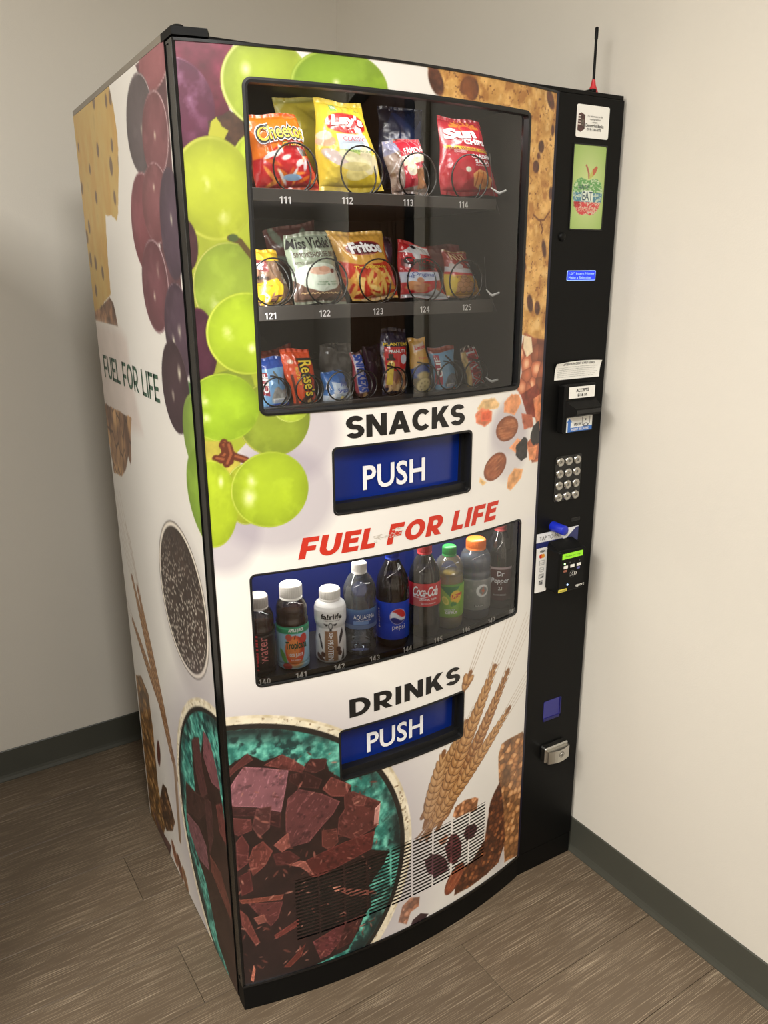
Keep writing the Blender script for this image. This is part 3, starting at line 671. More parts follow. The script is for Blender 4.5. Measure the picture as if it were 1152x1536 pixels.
# oat cookie edge on the right
ck = [(0.4126,1.8318),(0.5291,1.8336),(0.7666,1.8387),(0.7629,1.3553),(0.7345,1.3626),(0.7062,1.3698),(0.6619,1.3831),(0.6518,1.4095),(0.6527,1.6321),(0.6467,1.7721),(0.4999,1.7784),(0.4409,1.7828),(0.4336,1.8003),(0.4195,1.8168)]
cv.poly(ck, (190, 138, 66), amp=.12, sc=.02, seed=41, col2=(212, 166, 96), jit=.003, edge=(214, 178, 120))
mk, m0, _ = cv.polymask(ck, .003); n = fbm(cv.X[mk], cv.Z[mk], .02, .02, 44, 5); cv.put(mk, m0*np.clip((n-.55)*6, 0, 1), (148, 92, 38), .7); cv.put(mk, m0*np.clip((.4-n)*7, 0, 1), (228, 190, 128), .6)
n = fbm(cv.X[mk], cv.Z[mk], .005, .005, 48, 3); cv.put(mk, m0*np.clip((n-.70)*9, 0, 1), (96, 50, 24), .8)
for q, rx, rz, a in (([(0.4321,1.8092)], .014, .024, .5), ([(0.5113,1.8056)], .016, .018, 0), ([(0.4989,1.8094)], .012, .018, -.8), ([(0.7247,1.8130)], .010, .018, .6), ([(0.7023,1.7297)], .009, .011, 0), ([(0.6886,1.6934)], .010, .011, 0),
        ([(0.6953,1.7127)], .005, .006, 0), ([(0.7362,1.7623)], .005, .010, 0), ([(0.7274,1.5450)], .007, .018, .3), ([(0.6896,1.4404)], .009, .018, .3), ([(0.7147,1.4304)], .009, .014, .2), ([(0.7405,1.6489)], .006, .012, 0), ([(0.6652,1.5133)], .006, .012, .4)):
    cv.ell(q[0][0], q[0][1], rx, rz, (84, 46, 30), a, soft=.003, amp=.5, sc=.008)
cv.line([(0.6872,1.6072),(0.7050,1.5981),(0.7225,1.5988),(0.7392,1.6143)], .0035, (110, 62, 28)); cv.line([(0.7093,1.5983),(0.7197,1.5800),(0.7159,1.5737)], .004, (110, 62, 28))
cv.poly([(0.4832,1.8321),(0.5227,1.8349),(0.5182,1.7887),(0.4998,1.7826),(0.4840,1.8057)], (150, 84, 34), al=.55, soft=.012, amp=.3, sc=.02)
# dried fruit and nuts under it
soft_shadow(cv, *[(0.6445,1.1678)][0], .055, .075, .3)
soft_shadow(cv, *[(0.6428,1.1960)][0], .05, .05, .3)
lumps(cv, [(0.6768,1.3822),(0.7060,1.3725),(0.7644,1.3608),(0.7659,1.2371),(0.7560,1.1063),(0.7229,1.1060),(0.7008,1.1478),(0.7358,1.1830),(0.7179,1.2255),(0.6845,1.2464),(0.6612,1.2696),(0.6739,1.3023),(0.6647,1.3433)], (190, 106, 72), (112, 50, 36), (236, 196, 156), .026, 4)
cv.poly([(0.6749,1.3784),(0.6993,1.3729),(0.7061,1.3429),(0.6868,1.3336),(0.6746,1.3532)], (230, 208, 172), amp=.1, sc=.01)
cv.poly([(0.6727,1.2588),(0.7278,1.2764),(0.7455,1.2391),(0.7343,1.2005),(0.6958,1.2142)], (128, 56, 40), amp=.3, sc=.01); cv.poly([(0.7163,1.2454),(0.7442,1.2535),(0.7547,1.1803),(0.7302,1.1924)], (206, 130, 92), amp=.3, sc=.01)
for pts, cc in (([(0.5454,1.2458),(0.5594,1.2601),(0.5931,1.2606),(0.6094,1.2467),(0.6039,1.2393),(0.5715,1.2376),(0.5533,1.2317)], (214, 176, 124)), ([(0.5405,1.2332),(0.5564,1.2446),(0.5867,1.2359),(0.5877,1.2142),(0.5654,1.2062),(0.5429,1.2170)], (206, 120, 86)), ([(0.5567,1.2366),(0.5829,1.2363),(0.5838,1.2174),(0.5575,1.2179)], (204, 92, 60)),
        ([(0.6213,1.2481),(0.6448,1.2631),(0.6662,1.2595),(0.6760,1.2418),(0.6560,1.2193),(0.6224,1.2289)], (212, 142, 96)), ([(0.6776,1.2194),(0.7144,1.2118),(0.7212,1.1851),(0.6890,1.1840)], (168, 92, 66)), ([(0.6434,1.1511),(0.6681,1.1672),(0.6864,1.1587),(0.6749,1.1318)], (222, 150, 106)),
        ([(0.7060,1.1412),(0.7394,1.1416),(0.7322,1.1103),(0.7128,1.1137)], (222, 140, 92)), ([(0.6430,1.0882),(0.6635,1.1049),(0.6908,1.0971),(0.6875,1.0801),(0.6535,1.0572),(0.6401,1.0656)], (218, 158, 104)), ([(0.5585,1.1029),(0.5782,1.0883),(0.5668,1.0847),(0.5570,1.0920)], (222, 180, 120))):
    cv.poly(pts, cc, soft=.003, amp=.25, sc=.012, seed=len(pts), jit=.002, edge=tuple(min(255, v*1.12+10) for v in cc))
def almond(q, rx, rz, a, col=(150, 88, 56), seed=3):
    r = cv.ell(q[0][0], q[0][1], rx, rz, col, a, amp=.2, sc=.01, seed=seed)
    if r is None: return
    b, m, d, u, v = r; n = fbm(u, v*5, .5, seed=seed+2); cv.put(b, m*np.clip((n-.5)*5, 0, 1), (190, 128, 88), .6); cv.put(b, m*np.clip((d-.75)*4, 0, 1), (96, 50, 34), .7)
almond([(0.6347,1.1930)], .034, .026, .05); almond([(0.6023,1.1181)], .035, .026, .5, (146, 84, 56), 7)
for pts in ([(0.7212,1.1851),(0.7419,1.1965),(0.7489,1.1459),(0.7246,1.1440),(0.7112,1.1635)], [(0.6647,1.1535),(0.6903,1.1667),(0.7046,1.1588),(0.7028,1.1213),(0.6850,1.1156),(0.6640,1.1307)]):
    cv.poly(pts, (44, 40, 40), amp=.5, sc=.008, jit=.003)
# wheat
wheat(cv, *[(0.5313,0.6325),(0.5480,0.6659)], .022, 2, 3, al=.10)
wheat(cv, *[(0.4751,0.3199),(0.6712,0.6247)], .026, 5, 4, (156, 106, 62), .11)
wheat(cv, *[(0.4294,0.3685),(0.5400,0.5462)], .024, 6, 2, (170, 126, 78), .03)
wheat(cv, *[(0.4448,0.3195),(0.6239,0.6524)], .029, 7, 4, (176, 128, 78), .11)
wheat(cv, *[(0.4411,0.3140),(0.6823,0.5229)], .026, 8, 4, (184, 136, 84), .10)
wheat(cv, *[(0.4315,0.3448),(0.4754,0.4937)], .026, 9, 1, (186, 140, 88), .02)
for l in ([(0.4030,0.2991),(0.4446,0.3302)], [(0.4120,0.2879),(0.4391,0.3255)], [(0.4304,0.2795),(0.4523,0.3178)]): cv.line(l, .006, (170, 130, 90)); cv.line(l, .002, (110, 74, 50))
# granola bars
soft_shadow(cv, *[(0.6721,0.1969)][0], .05, .11, .3)
lumps(cv, [(0.6498,0.4071),(0.6589,0.4355),(0.6769,0.4380),(0.7387,0.4332),(0.7477,0.4211),(0.7490,0.0675),(0.6924,0.0799),(0.6763,0.1957),(0.6767,0.2535),(0.6550,0.3385)], (192, 132, 78), (112, 60, 32), (228, 184, 132), .017, 9)
lumps(cv, [(0.6596,0.3334),(0.6767,0.2535),(0.6888,0.1412),(0.6669,0.0943),(0.6232,0.0846),(0.5681,0.0814),(0.5163,0.0847),(0.5187,0.1094),(0.5461,0.1521),(0.5721,0.1551),(0.6114,0.1912),(0.6276,0.2908),(0.6406,0.3122)], (112, 62, 36), (44, 22, 18), (176, 112, 64), .013, 14)
lumps(cv, [(0.5055,0.3122),(0.5128,0.3331),(0.5401,0.3392),(0.5721,0.3317),(0.5842,0.3225),(0.5801,0.2925),(0.5540,0.2999),(0.5167,0.3015)], (196, 132, 86), (120, 66, 40), (226, 174, 128), .012, 6, .002)
lumps(cv, [(0.3554,0.0930),(0.3661,0.1325),(0.3875,0.1454),(0.4122,0.1352),(0.4096,0.1106),(0.3876,0.1049),(0.3769,0.0764)], (190, 120, 78), (120, 62, 40), (224, 160, 120), .012, 7, .002)
cv.poly([(0.3932,0.0793),(0.4154,0.0877),(0.4383,0.0737),(0.4213,0.0587),(0.3878,0.0650)], (44, 22, 24))
for pts, cc in (([(0.4252,0.2307),(0.4447,0.2378),(0.4708,0.2240),(0.4890,0.1993),(0.4956,0.1734),(0.4778,0.1657),(0.4573,0.1639),(0.4340,0.1935)], (78, 38, 44)), ([(0.4835,0.2354),(0.4995,0.2633),(0.5178,0.2598),(0.5349,0.2262),(0.5335,0.1874),(0.5139,0.1751),(0.4952,0.1905)], (98, 48, 52)),
        ([(0.5399,0.2460),(0.5488,0.2637),(0.5748,0.2589),(0.5862,0.2390),(0.5697,0.2193),(0.5502,0.2239)], (80, 42, 46)), ([(0.4654,0.2633),(0.4845,0.2733),(0.4935,0.2662),(0.4879,0.2497),(0.4703,0.2501)], (190, 130, 100))):
    cv.poly(pts, cc, amp=.4, sc=.012, seed=5, jit=.003)
almond((lambda q: q)([(0.5150,0.1334)]), .042, .022, .95, (140, 70, 44), 5)
# bowl of chocolate
bowl(cv, -.0084, .3112, .3977)
Zz = lambda L_: L_
cv.poly([(0.0013,0.6023),(0.0393,0.6233),(0.0689,0.5996),(0.1043,0.6066),(0.1462,0.5677),(0.1616,0.5823),(0.1915,0.5740),(0.1983,0.5445),(0.2447,0.4955),(0.2444,0.4780),(0.3112,0.4323),(0.3019,0.3761),(0.2838,0.3226),(0.3325,0.2980),(0.3187,0.2702),(0.2825,0.2276),(0.2863,0.1721),(0.2682,0.1504),(0.2544,0.1166),(0.2276,0.0783),(0.1682,0.0689),(0.0258,0.0438),(-0.0359,0.0539)], (38, 22, 20), amp=.35, sc=.03, seed=3, jit=.002)
SH = [
 ([(0.0005,0.5903),(0.0394,0.6241),(0.0493,0.6073),(0.0172,0.5908),(-0.0005,0.5743)], (74, 36, 34)), ([(0.0684,0.5907),(0.1043,0.6066),(0.1251,0.5899),(0.1491,0.5660),(0.1420,0.5554),(0.0890,0.5816)], (92, 46, 42)),
 ([(0.1466,0.5592),(0.1608,0.5825),(0.1945,0.5710),(0.1877,0.5510),(0.1678,0.5469)], (62, 32, 30)), ([(0.1184,0.5583),(0.1494,0.5542),(0.1824,0.5278),(0.1742,0.5088),(0.1335,0.5247),(0.1159,0.5422)], (52, 26, 24)),
 ([(0.1825,0.5054),(0.2018,0.5284),(0.2447,0.4955),(0.2321,0.4723),(0.2005,0.4825)], (104, 54, 48)), ([(0.0026,0.5157),(-0.0024,0.5463),(0.0127,0.5714),(0.0310,0.5959),(0.0716,0.5834),(0.1151,0.5675),(0.1080,0.5274),(0.0967,0.4760),(0.0498,0.4994),(0.0065,0.5115)], (128, 82, 88)),
 ([(0.0023,0.5108),(0.0496,0.4961),(0.0966,0.4743),(0.0932,0.4393),(0.0757,0.4507),(0.0487,0.4793),(0.0011,0.4909)], (54, 26, 26)), ([(0.0009,0.4867),(0.0379,0.4735),(0.0383,0.4477),(0.0119,0.4415),(-0.0012,0.4535)], (84, 42, 40)),
 ([(0.0387,0.4562),(0.0496,0.4961),(0.0785,0.4950),(0.0725,0.4438),(0.0513,0.4270)], (76, 42, 40)), ([(0.2282,0.4798),(0.2485,0.4793),(0.3112,0.4323),(0.3027,0.3735),(0.2482,0.3595),(0.2119,0.3862),(0.2156,0.4245),(0.2294,0.4431)], (84, 42, 38)),
 ([(0.1787,0.4064),(0.2102,0.4012),(0.2134,0.3675),(0.1948,0.3503),(0.1775,0.3686)], (88, 44, 38)), ([(0.1054,0.4683),(0.1113,0.5032),(0.1333,0.5197),(0.1814,0.4945),(0.2190,0.4643),(0.2032,0.4385),(0.1790,0.4175),(0.1509,0.3877),(0.1094,0.3874),(0.1045,0.4295)], (92, 50, 50)),
 ([(0.2449,0.4623),(0.2606,0.4659),(0.2792,0.4528),(0.2726,0.4349),(0.2519,0.4421)], (96, 52, 46)), ([(0.2980,0.4189),(0.3111,0.4277),(0.3054,0.3748),(0.2954,0.3786)], (176, 122, 112)),
 ([(0.0069,0.4276),(0.0188,0.4419),(0.0311,0.4127),(0.0261,0.3723),(0.0053,0.3580)], (84, 40, 38)), ([(0.0274,0.3764),(0.0378,0.4066),(0.0579,0.4173),(0.0763,0.3884),(0.0603,0.3583),(0.0349,0.3387)], (96, 48, 42)),
 ([(0.0787,0.4018),(0.0958,0.4145),(0.1090,0.4238),(0.1112,0.3877),(0.0942,0.3804)], (118, 66, 58)), ([(0.0759,0.3805),(0.1090,0.3795),(0.1306,0.3547),(0.1075,0.3440),(0.0819,0.3519)], (66, 30, 28)),
 ([(0.1320,0.3415),(0.1770,0.3528),(0.2296,0.3617),(0.2974,0.3640),(0.2890,0.3205),(0.2326,0.3096),(0.1713,0.2950),(0.1517,0.2996)], (82, 34, 30)), ([(0.1057,0.3455),(0.1304,0.3480),(0.1416,0.3420),(0.1595,0.2992),(0.1298,0.3323)], (132, 76, 66)),
 ([(0.0062,0.3444),(0.0296,0.3536),(0.0330,0.3032),(0.0105,0.2959)], (76, 34, 32)), ([(0.0047,0.2876),(0.0933,0.2754),(0.0890,0.2638),(0.0094,0.2771)], (108, 56, 44)), ([(0.0217,0.2745),(0.0907,0.2577),(0.0795,0.2192),(0.0638,0.2032),(0.0365,0.2470)], (88, 44, 42)),
 ([(0.0050,0.2632),(0.0182,0.2432),(0.0391,0.1709),(0.0320,0.1613),(0.0063,0.2235)], (100, 50, 44)), ([(0.0304,0.2349),(0.0507,0.2380),(0.0570,0.2172),(0.0385,0.2161)], (120, 70, 60)), ([(0.0693,0.1776),(0.1209,0.2025),(0.1210,0.1857),(0.0733,0.1667)], (96, 44, 38)),
 ([(0.1499,0.1311),(0.2250,0.1553),(0.2164,0.1134),(0.1852,0.0808),(0.1652,0.0777)], (90, 42, 42)), ([(0.2258,0.1550),(0.2661,0.1563),(0.2387,0.0935),(0.2021,0.0870)], (60, 28, 26)), ([(0.0851,0.0870),(0.1339,0.1324),(0.1229,0.1023),(0.0985,0.0820)], (92, 40, 32)),
 ([(0.1903,0.2622),(0.2956,0.2073),(0.3000,0.1981),(0.2390,0.2168)], (112, 62, 52)), ([(0.1983,0.2568),(0.2147,0.2529),(0.2102,0.2380),(0.2001,0.2467)], (190, 120, 100)), ([(0.0164,0.0767),(0.0239,0.1133),(0.0271,0.1025),(0.0216,0.0700)], (170, 100, 80))]
for i, (pp, cc) in enumerate(SH): shard(cv, pp, cc, 60+i, scr=.45)
crumbs(cv, [(0.0142,0.5955),(0.3033,0.5156),(0.2988,0.0859),(-0.0099,0.2071),(0.1053,0.4641)], 170, 9)
# scuffs over the red lettering are laid over later; window, flap and vent openings
def rrect(X, Z, x0, x1, z0, z1, r):
    dx = np.abs(X-(x0+x1)/2)-(x1-x0)/2+r; dz = np.abs(Z-(z0+z1)/2)-(z1-z0)/2+r
    return np.hypot(np.maximum(dx, 0), np.maximum(dz, 0))+np.minimum(np.maximum(dx, dz), 0)-r < 0
WIN = (.0955, .6665, 1.271, 1.7865, .014); DRK = (.0625, .6945, .7595, .9872, .012)
FL1 = (.2215, .5335, 1.0775, 1.2050, .010); FL2 = (.2205, .5305, .5105, .6290, .010)
cX = (cv.X[:-1, :-1]+cv.X[1:, 1:])/2; cZ = (cv.Z[:-1, :-1]+cv.Z[1:, 1:])/2
cut = np.zeros(cX.shape, bool)
for w in (WIN, DRK, FL1, FL2): cut |= rrect(cX, cZ, w[0]+.003, w[1]-.003, w[2]+.003, w[3]-.003, w[4])
VC = [.1151, .1671, .2242, .2775, .3352, .3907, .4477, .5030, .5581, .6113]
iz = np.arange(cX.shape[0]); zz = cZ[:, 0]
slotrow = ((iz % 6) < 3) & (zz > .1445) & (zz < .303)
for a, b_ in zip(VC[:-1], VC[1:]):
    cut |= slotrow[:, None] & ((cX[0] > a+.0025) & (cX[0] < b_-.0025))[None, :]
fr = MB().grid(s_front(cv.X, cv.Z), PRINT, cv.rgba(), smooth=True, keep=~cut)
put_strokes(fr, 'SNACKS', s_front, .2488, .5125, 1.2175, 1.2587, INK, .235, .07)
put_strokes(fr, 'DRINKS', s_front, .2442, .5170, .6520, .6930, INK, .235, .13)
put_strokes(fr, 'FUEL FOR LIFE', s_front, .1517, .6164, 1.0035, 1.0440, INKR, .25, .11, shear=.20)
fr.obj('door_wrap', M)
# worn adhesive patch over the red letters
pc = Canvas(0, 1, 0, 1, .02, (206, 200, 190)); 
g = MB(); rr = random.Random(3)
ADH = mat('adhesive_residue', (200, 192, 180), .7)
for k in range(70):
    x = .300+rr.random()*.062; z = 1.013+rr.random()*.014+(x-.3)*.12; w = rr.uniform(.001, .006); h = rr.uniform(.0005, .0015)
    g.add([s_front(x, z, .001), s_front(x+w, z+rr.uniform(-.001, .001), .001), s_front(x+w*.9, z+h, .001), s_front(x-.0005, z+h, .001)], [(0, 1, 2, 3)], ADH)
g.obj('adhesive_residue', M, kind='stuff')

# door body behind the print: edge strips, backing with openings, kick plate
db = MB()
xs = np.linspace(.0, WP, 49)
def strip(mb, z0, z1, off0, off1, m, xa=0.0, xb=WP, nseg=48):
    x = np.linspace(xa, xb, nseg+1); b0 = bow(x)
    V = np.concatenate([np.stack([x, b0+o, np.full(x.shape, z)], -1) for o, z in ((off0, z0), (off0, z1), (off1, z1), (off1, z0))]); n = nseg+1
    F = [(i+n*k, i+1+n*k, i+1+n*((k+1) % 4), i+n*((k+1) % 4)) for i in range(nseg) for k in range(4)]+[(0, n, 2*n, 3*n), (n-1, 2*n-1, 3*n-1, 4*n-1)]
    mb.add(V, F, m)
strip(db, 1.8275, 1.8315, -.0015, .03, BLACKG)
strip(db, .0615, .067, -.003, .03, BLACKG)
db.box(-.0015, .0045, -.002, .012, .0615, 1.8315, BLACKG, .0008)
db.box(.002, .02, .012, .05, .02, 1.8315, BLACKG)
db.box(.7445, .7515, -.001, .05, .0615, 1.8315, mat('dark_navy_edge', (12, 12, 34), .3))
for (z0, z1) in ((1.79, 1.8275), (1.21, 1.268), (.99, 1.072), (.634, .756), (.31, .507), (.067, .14)): strip(db, z0, z1, .002, .028, BLACKG, .006, .744)
for w in (WIN, DRK, FL1, FL2):
    strip(db, w[2]-.004, w[3]+.004, .002, .028, BLACKG, .006, w[0]-.003); strip(db, w[2]-.004, w[3]+.004, .002, .028, BLACKG, w[1]+.003, .744)
db.obj('door_frame', M)
MB_ = MB(); strip(MB_, .135, .312, .012, .016, mat('vent_mesh_backing', (46, 44, 38), .6)); MB_.obj('vent_backing', M)
kp = MB(); strip(kp, .0, .0605, .0, .03, BLACK); kp.box(WP, .9265, .0, .03, .0, .0605, BLACK); kp.obj('kick_plate', M)

# gaskets round the openings
def ring(mb, w, wd, m, e0=.0022, depth=.012, inner=0.0, seg=7, ns=14):
    x0, x1, z0, z1, r = w
    pts = []
    for cx, cz, a0 in ((x1-r, z1-r, 0), (x0+r, z1-r, 90), (x0+r, z0+r, 180), (x1-r, z0+r, 270)):
        for k in range(seg+1):
            a = math.radians(a0+90*k/seg); pts.append((cx+r*math.cos(a), cz+r*math.sin(a), math.cos(a), math.sin(a)))
    out = []
    for i, p in enumerate(pts):
        out.append(p); q = pts[(i+1) % len(pts)]
        if math.hypot(q[0]-p[0], q[1]-p[1]) > .03:
            for k in range(1, ns): t = k/ns; out.append((p[0]+(q[0]-p[0])*t, p[1]+(q[1]-p[1])*t, p[2], p[3]))
    A = np.array(out); n = len(A); rings = []
    for off, e in ((0, 0), (0, e0), (-wd*.5, e0*1.3), (-wd, e0), (-wd, -depth)):
        rings.append(s_front(A[:, 0]+A[:, 2]*off, A[:, 1]+A[:, 3]*off, e))
    V = np.concatenate(rings); F = [(i+n*k, (i+1) % n+n*k, (i+1) % n+n*(k+1), i+n*(k+1)) for k in range(len(rings)-1) for i in range(n)]
    mb.add(V, F, m, smooth=False)
for w, wd, nm in ((WIN, .0075, 'snack_window_gasket'), (DRK, .004, 'drink_window_gasket'), (FL1, .004, 'flap_gasket'), (FL2, .004, 'flap_gasket')):
    g = MB(); ring(g, w, wd, GASKET, depth=.03 if 'flap' in nm else .003 if 'drink' in nm else .012, e0=.0022 if wd > .005 else .0012); g.obj(nm, M)
def bowpane(w, off, m, name, nseg=24, e=.003):
    x = np.linspace(w[0]+e, w[1]-e, nseg+1); z = np.array([w[2]+e, w[3]-e]); X, Z = np.meshgrid(x, z)
    return MB().grid(s_front(X, Z, -off), m, smooth=True).obj(name, M)
bowpane(WIN, .006, GLASS, 'window_pane'); bowpane(DRK, .0025, GLASS, 'window_pane')
# push flaps
for k, (w, tz0, tz1, tx0, tx1) in enumerate(((FL1, *[(0.2957,1.1083),(0.2978,1.1558)], 0, 0), (FL2, *[(0.2958,0.5385),(0.2996,0.5854)], 0, 0))):
    tx0, tz_a = tz0; _, tz_b = tz1; tx1 = ([(0.4349,1.1512)] if k == 0 else [(0.4356,0.5780)])[0][0]
    g = MB(); D = .028
    x = np.linspace(w[0]+.004, w[1]-.012, 17); X, Z = np.meshgrid(x, [w[2]+.018, w[3]-.001])
    g.grid(np.stack([X, bow(X)+D+(w[3]-Z)*.02, Z], -1), BLUEP)
    fl = g.obj('push_flap', M)
    t = MB(); put_text(t, 'PUSH', s_rec(D-.001), tx0, tx1, tz_a+.002, tz_b+.002, WHITE, bold=.018, space=1.02); t.obj('push_lettering', fl)
    g = MB(); strip(g, w[2]-.004, w[2]+.018, .012, .04, GASKET, w[0], w[1]); strip(g, w[3]-.001, w[3]+.004, .012, .05, GASKET, w[0], w[1])
    strip(g, w[2], w[3], .020, .05, GASKET, w[1]-.012, w[1]+.003, 6); strip(g, w[2], w[3], .020, .05, GASKET, w[0]-.003, w[0]+.0035, 2); g.obj('flap_housing', M)

# ------------------------------------------------------------------ control column
MB().box(.7515, .9300, .0, .05, .0605, 1.8315, BLACK, .0015).obj('control_panel', M)
def rr_face(mb, x0, x1, z0, z1, r, y, m, seg=5, th=.0006, cols=None):
    pts = []
    for cx, cz, a0 in ((x1-r, z1-r, 0), (x0+r, z1-r, 90), (x0+r, z0+r, 180), (x1-r, z0+r, 270)):
        for k in range(seg+1): a = math.radians(a0+90*k/seg); pts.append((cx+r*math.cos(a), cz+r*math.sin(a)))
    n = len(pts); V = [(a, y, b_) for a, b_ in pts]+[(a, y-th, b_) for a, b_ in pts]
    mb.add(V, [tuple(range(n, 2*n)), tuple(range(n))[::-1]]+[(i, n+i, n+(i+1) % n, (i+1) % n) for i in range(n)], m, cols)
def flat_art(mb, x0, x1, z0, z1, y, fn, m, res=.001, bg=(230, 228, 222), r=0):
    c = Canvas(x0, x1, z0, z1, res, bg); GX = c.X; fn(c); c.X = GX; keep = None
    if r:
        cX = (c.X[:-1, :-1]+c.X[1:, 1:])/2; cZ = (c.Z[:-1, :-1]+c.Z[1:, 1:])/2; keep = rrect(cX, cZ, x0, x1, z0, z1, r)
    mb.grid(np.stack([c.X, np.full(c.X.shape, y), c.Z], -1), m, c.rgba(), smooth=False, keep=keep)
STK = mat('white_sticker', (232, 230, 222), .4, coat=.2)
LINE = mat('grey_print', (92, 90, 88), .5)
sp = s_plane
# contact sticker
g = MB(); rr_face(g, .8, .8885, 1.7555, 1.8148, .004, 0, STK)
def art(c):
    c.poly([(.803, 1.768), (.8045, 1.797), (.812, 1.800), (.8225, 1.796), (.8225, 1.771), (.812, 1.765)], (70, 40, 38), amp=.5, sc=.003)
    c.poly([(.8125, 1.789), (.820, 1.788), (.820, 1.775), (.8125, 1.778)], (90, 80, 70), amp=.9, sc=.0015)
    for k in range(4): c.line([(.805, 1.794-k*.005), (.8105, 1.794-k*.005)], .002, (210, 200, 190))
flat_art(g, .802, .824, 1.764, 1.801, -.0008, art, PAPER, .0006, (232, 230, 222))
put_text(g, 'For information on this\nvending machine\ncontact:', sp(-.0008), .829, .870, 1.783, 1.797, LINE, align='CENTER')
put_text(g, 'Demetrius Banks', sp(-.0008), .8245, .8735, 1.7755, 1.7815, INK, bold=.01)
put_text(g, '(919) 338-6075', sp(-.0008), .828, .867, 1.7675, 1.7735, INK, bold=.01)
g.obj('contact_sticker', M)
# green picture panel
g = MB()
def art(c):
    d = np.hypot((c.X-.8425)/.055, (c.Z-1.66)/.09); c.put((slice(None), slice(None)), np.clip(1.1-d, 0, 1), (192, 204, 140), 1)
    ap = [(.801, 1.652), (.803, 1.668), (.811, 1.678), (.822, 1.682), (.833, 1.679), (.843, 1.677), (.853, 1.680), (.866, 1.681), (.877, 1.674), (.883, 1.658), (.882, 1.640), (.874, 1.624), (.862, 1.613), (.852, 1.611), (.843, 1.614), (.833, 1.611), (.820, 1.613), (.810, 1.625), (.803, 1.640)]
    b, m, sd = c.poly(ap, (110, 150, 140), soft=.001)
    t = np.clip((c.Z[b]-1.611)/.07, 0, 1)
    cc = np.where((t < .36)[..., None], np.array((196, 66, 66.)), np.where((t < .62)[..., None], np.array((74, 122, 140.)), np.array((96, 150, 84.))))
    n = fbm(c.X[b], c.Z[b], .0035, .0022, 3, 3)
    c.put(b, m, cc, 1); c.put(b, m*np.clip((n-.5)*8, 0, 1), (206, 212, 180), .8)
    c.line([(.834, 1.705), (.838, 1.699), (.842, 1.690), (.843, 1.682)], .004, (164, 92, 76)); c.poly([(.848, 1.688), (.852, 1.698), (.862, 1.705), (.866, 1.702), (.861, 1.692), (.853, 1.685)], (176, 92, 62))
    c.poly([(.843, 1.682), (.846, 1.690), (.853, 1.697), (.853, 1.686), (.849, 1.681)], (180, 176, 90))
    c.poly([(.826, 1.6375), (.857, 1.6375), (.857, 1.6575), (.826, 1.6575)], (214, 222, 206))
flat_art(g, .7972, .8872, 1.5838, 1.7428, -.0008, art, PAPER, .0009, (150, 176, 96), .006)
put_text(g, 'EAT', sp(-.0010), .8275, .8555, 1.6395, 1.6560, mat('slate_ink', (52, 76, 92), .5), bold=.0)
put_text(g, 'HEALTHY', sp(-.0010), .815, .846, 1.6605, 1.6680, mat('slate_ink'), bold=.0)
put_text(g, 'LIVE', sp(-.0010), .805, .822, 1.627, 1.6365, mat('brick_ink', (150, 44, 48), .5), bold=.01)
put_text(g, 'RESPONSIBLY', sp(-.0010), .812, .872, 1.6175, 1.6250, mat('pale_red_ink', (222, 160, 140), .5))
g.obj('picture_panel', M)
g = MB()
for a, b_ in (((.7960, .7975), (1.5825, 1.7440)), ((.8868, .8883), (1.5825, 1.7440))): g.box(a[0], a[1], -.0022, .0, b_[0], b_[1], GASKET)
g.box(.7955, .8888, -.0022, .0, 1.582, 1.5842, GASKET); g.box(.7955, .8888, -.0022, .0, 1.7425, 1.7445, GASKET); g.obj('picture_bezel', M)
# replace the solid face behind the picture: the panel sits proud on a thin plate
MB().lathe([(.0001, -.006), (.006, -.0055), (.0085, -.003), (.009, 0)], BLACK, (.7785, 0, 1.5686), 18, 'y').obj('lock_plug', M)
# lcd
LCD = mat('lcd_blue_backlight', (20, 40, 220), .3, emit=(26, 56, 235), estr=.9)
LCDT = mat('lcd_text', (170, 200, 255), .3, emit=(150, 185, 255), estr=.9)
g = MB(); rr_face(g, .799, .8800, 1.4825, 1.5025, .002, 0, LCDT, th=.0008); rr_face(g, .8, .879, 1.4835, 1.5015, .002, -.0008, LCD, th=.0004)
put_text(g, '1.0?" Insert Money', sp(-.0014), .803, .8755, 1.4930, 1.4990, LCDT); put_text(g, 'Make a Selection', sp(-.0014), .803, .866, 1.4855, 1.4912, LCDT); g.obj('message_display', M)
# debit card notice, its top edge curling forward
nb = MB(); X, V_ = np.meshgrid(np.linspace(0, 1, 13), np.linspace(0, 1, 9))
def s_note(u, v, e=0):
    u = np.asarray(u, float); v = np.asarray(v, float); x = .7795+.1295*u; z = 1.2775+v*(.0345+.004*np.sin(u*PI*.75+.2)); y = -.001-.006*v**3*(1-.6*np.sin(u*PI))-.003*u**6-e
    return np.stack([x, y, z], -1)
nb.grid(s_note(X, V_), STK)
put_text(nb, 'ATTENTION DEBIT CARD USERS', s_note, .16, .86, .80, .93, INK, bold=.01)
tx = ['The machine will display an authorization hold of', 'a small amount when a debit card is used and the', 'charge will be adjusted to the amount of the vend', 'within three to five business days. If your card', 'does not read please insert it again slowly and', 'then make your selection on the keypad. Thanks']
for k, t in enumerate(tx): put_text(nb, t, s_note, .05, .93-.03*(k % 3), .655-k*.108, .715-k*.108, LINE)
nb.obj('debit_card_notice', M)
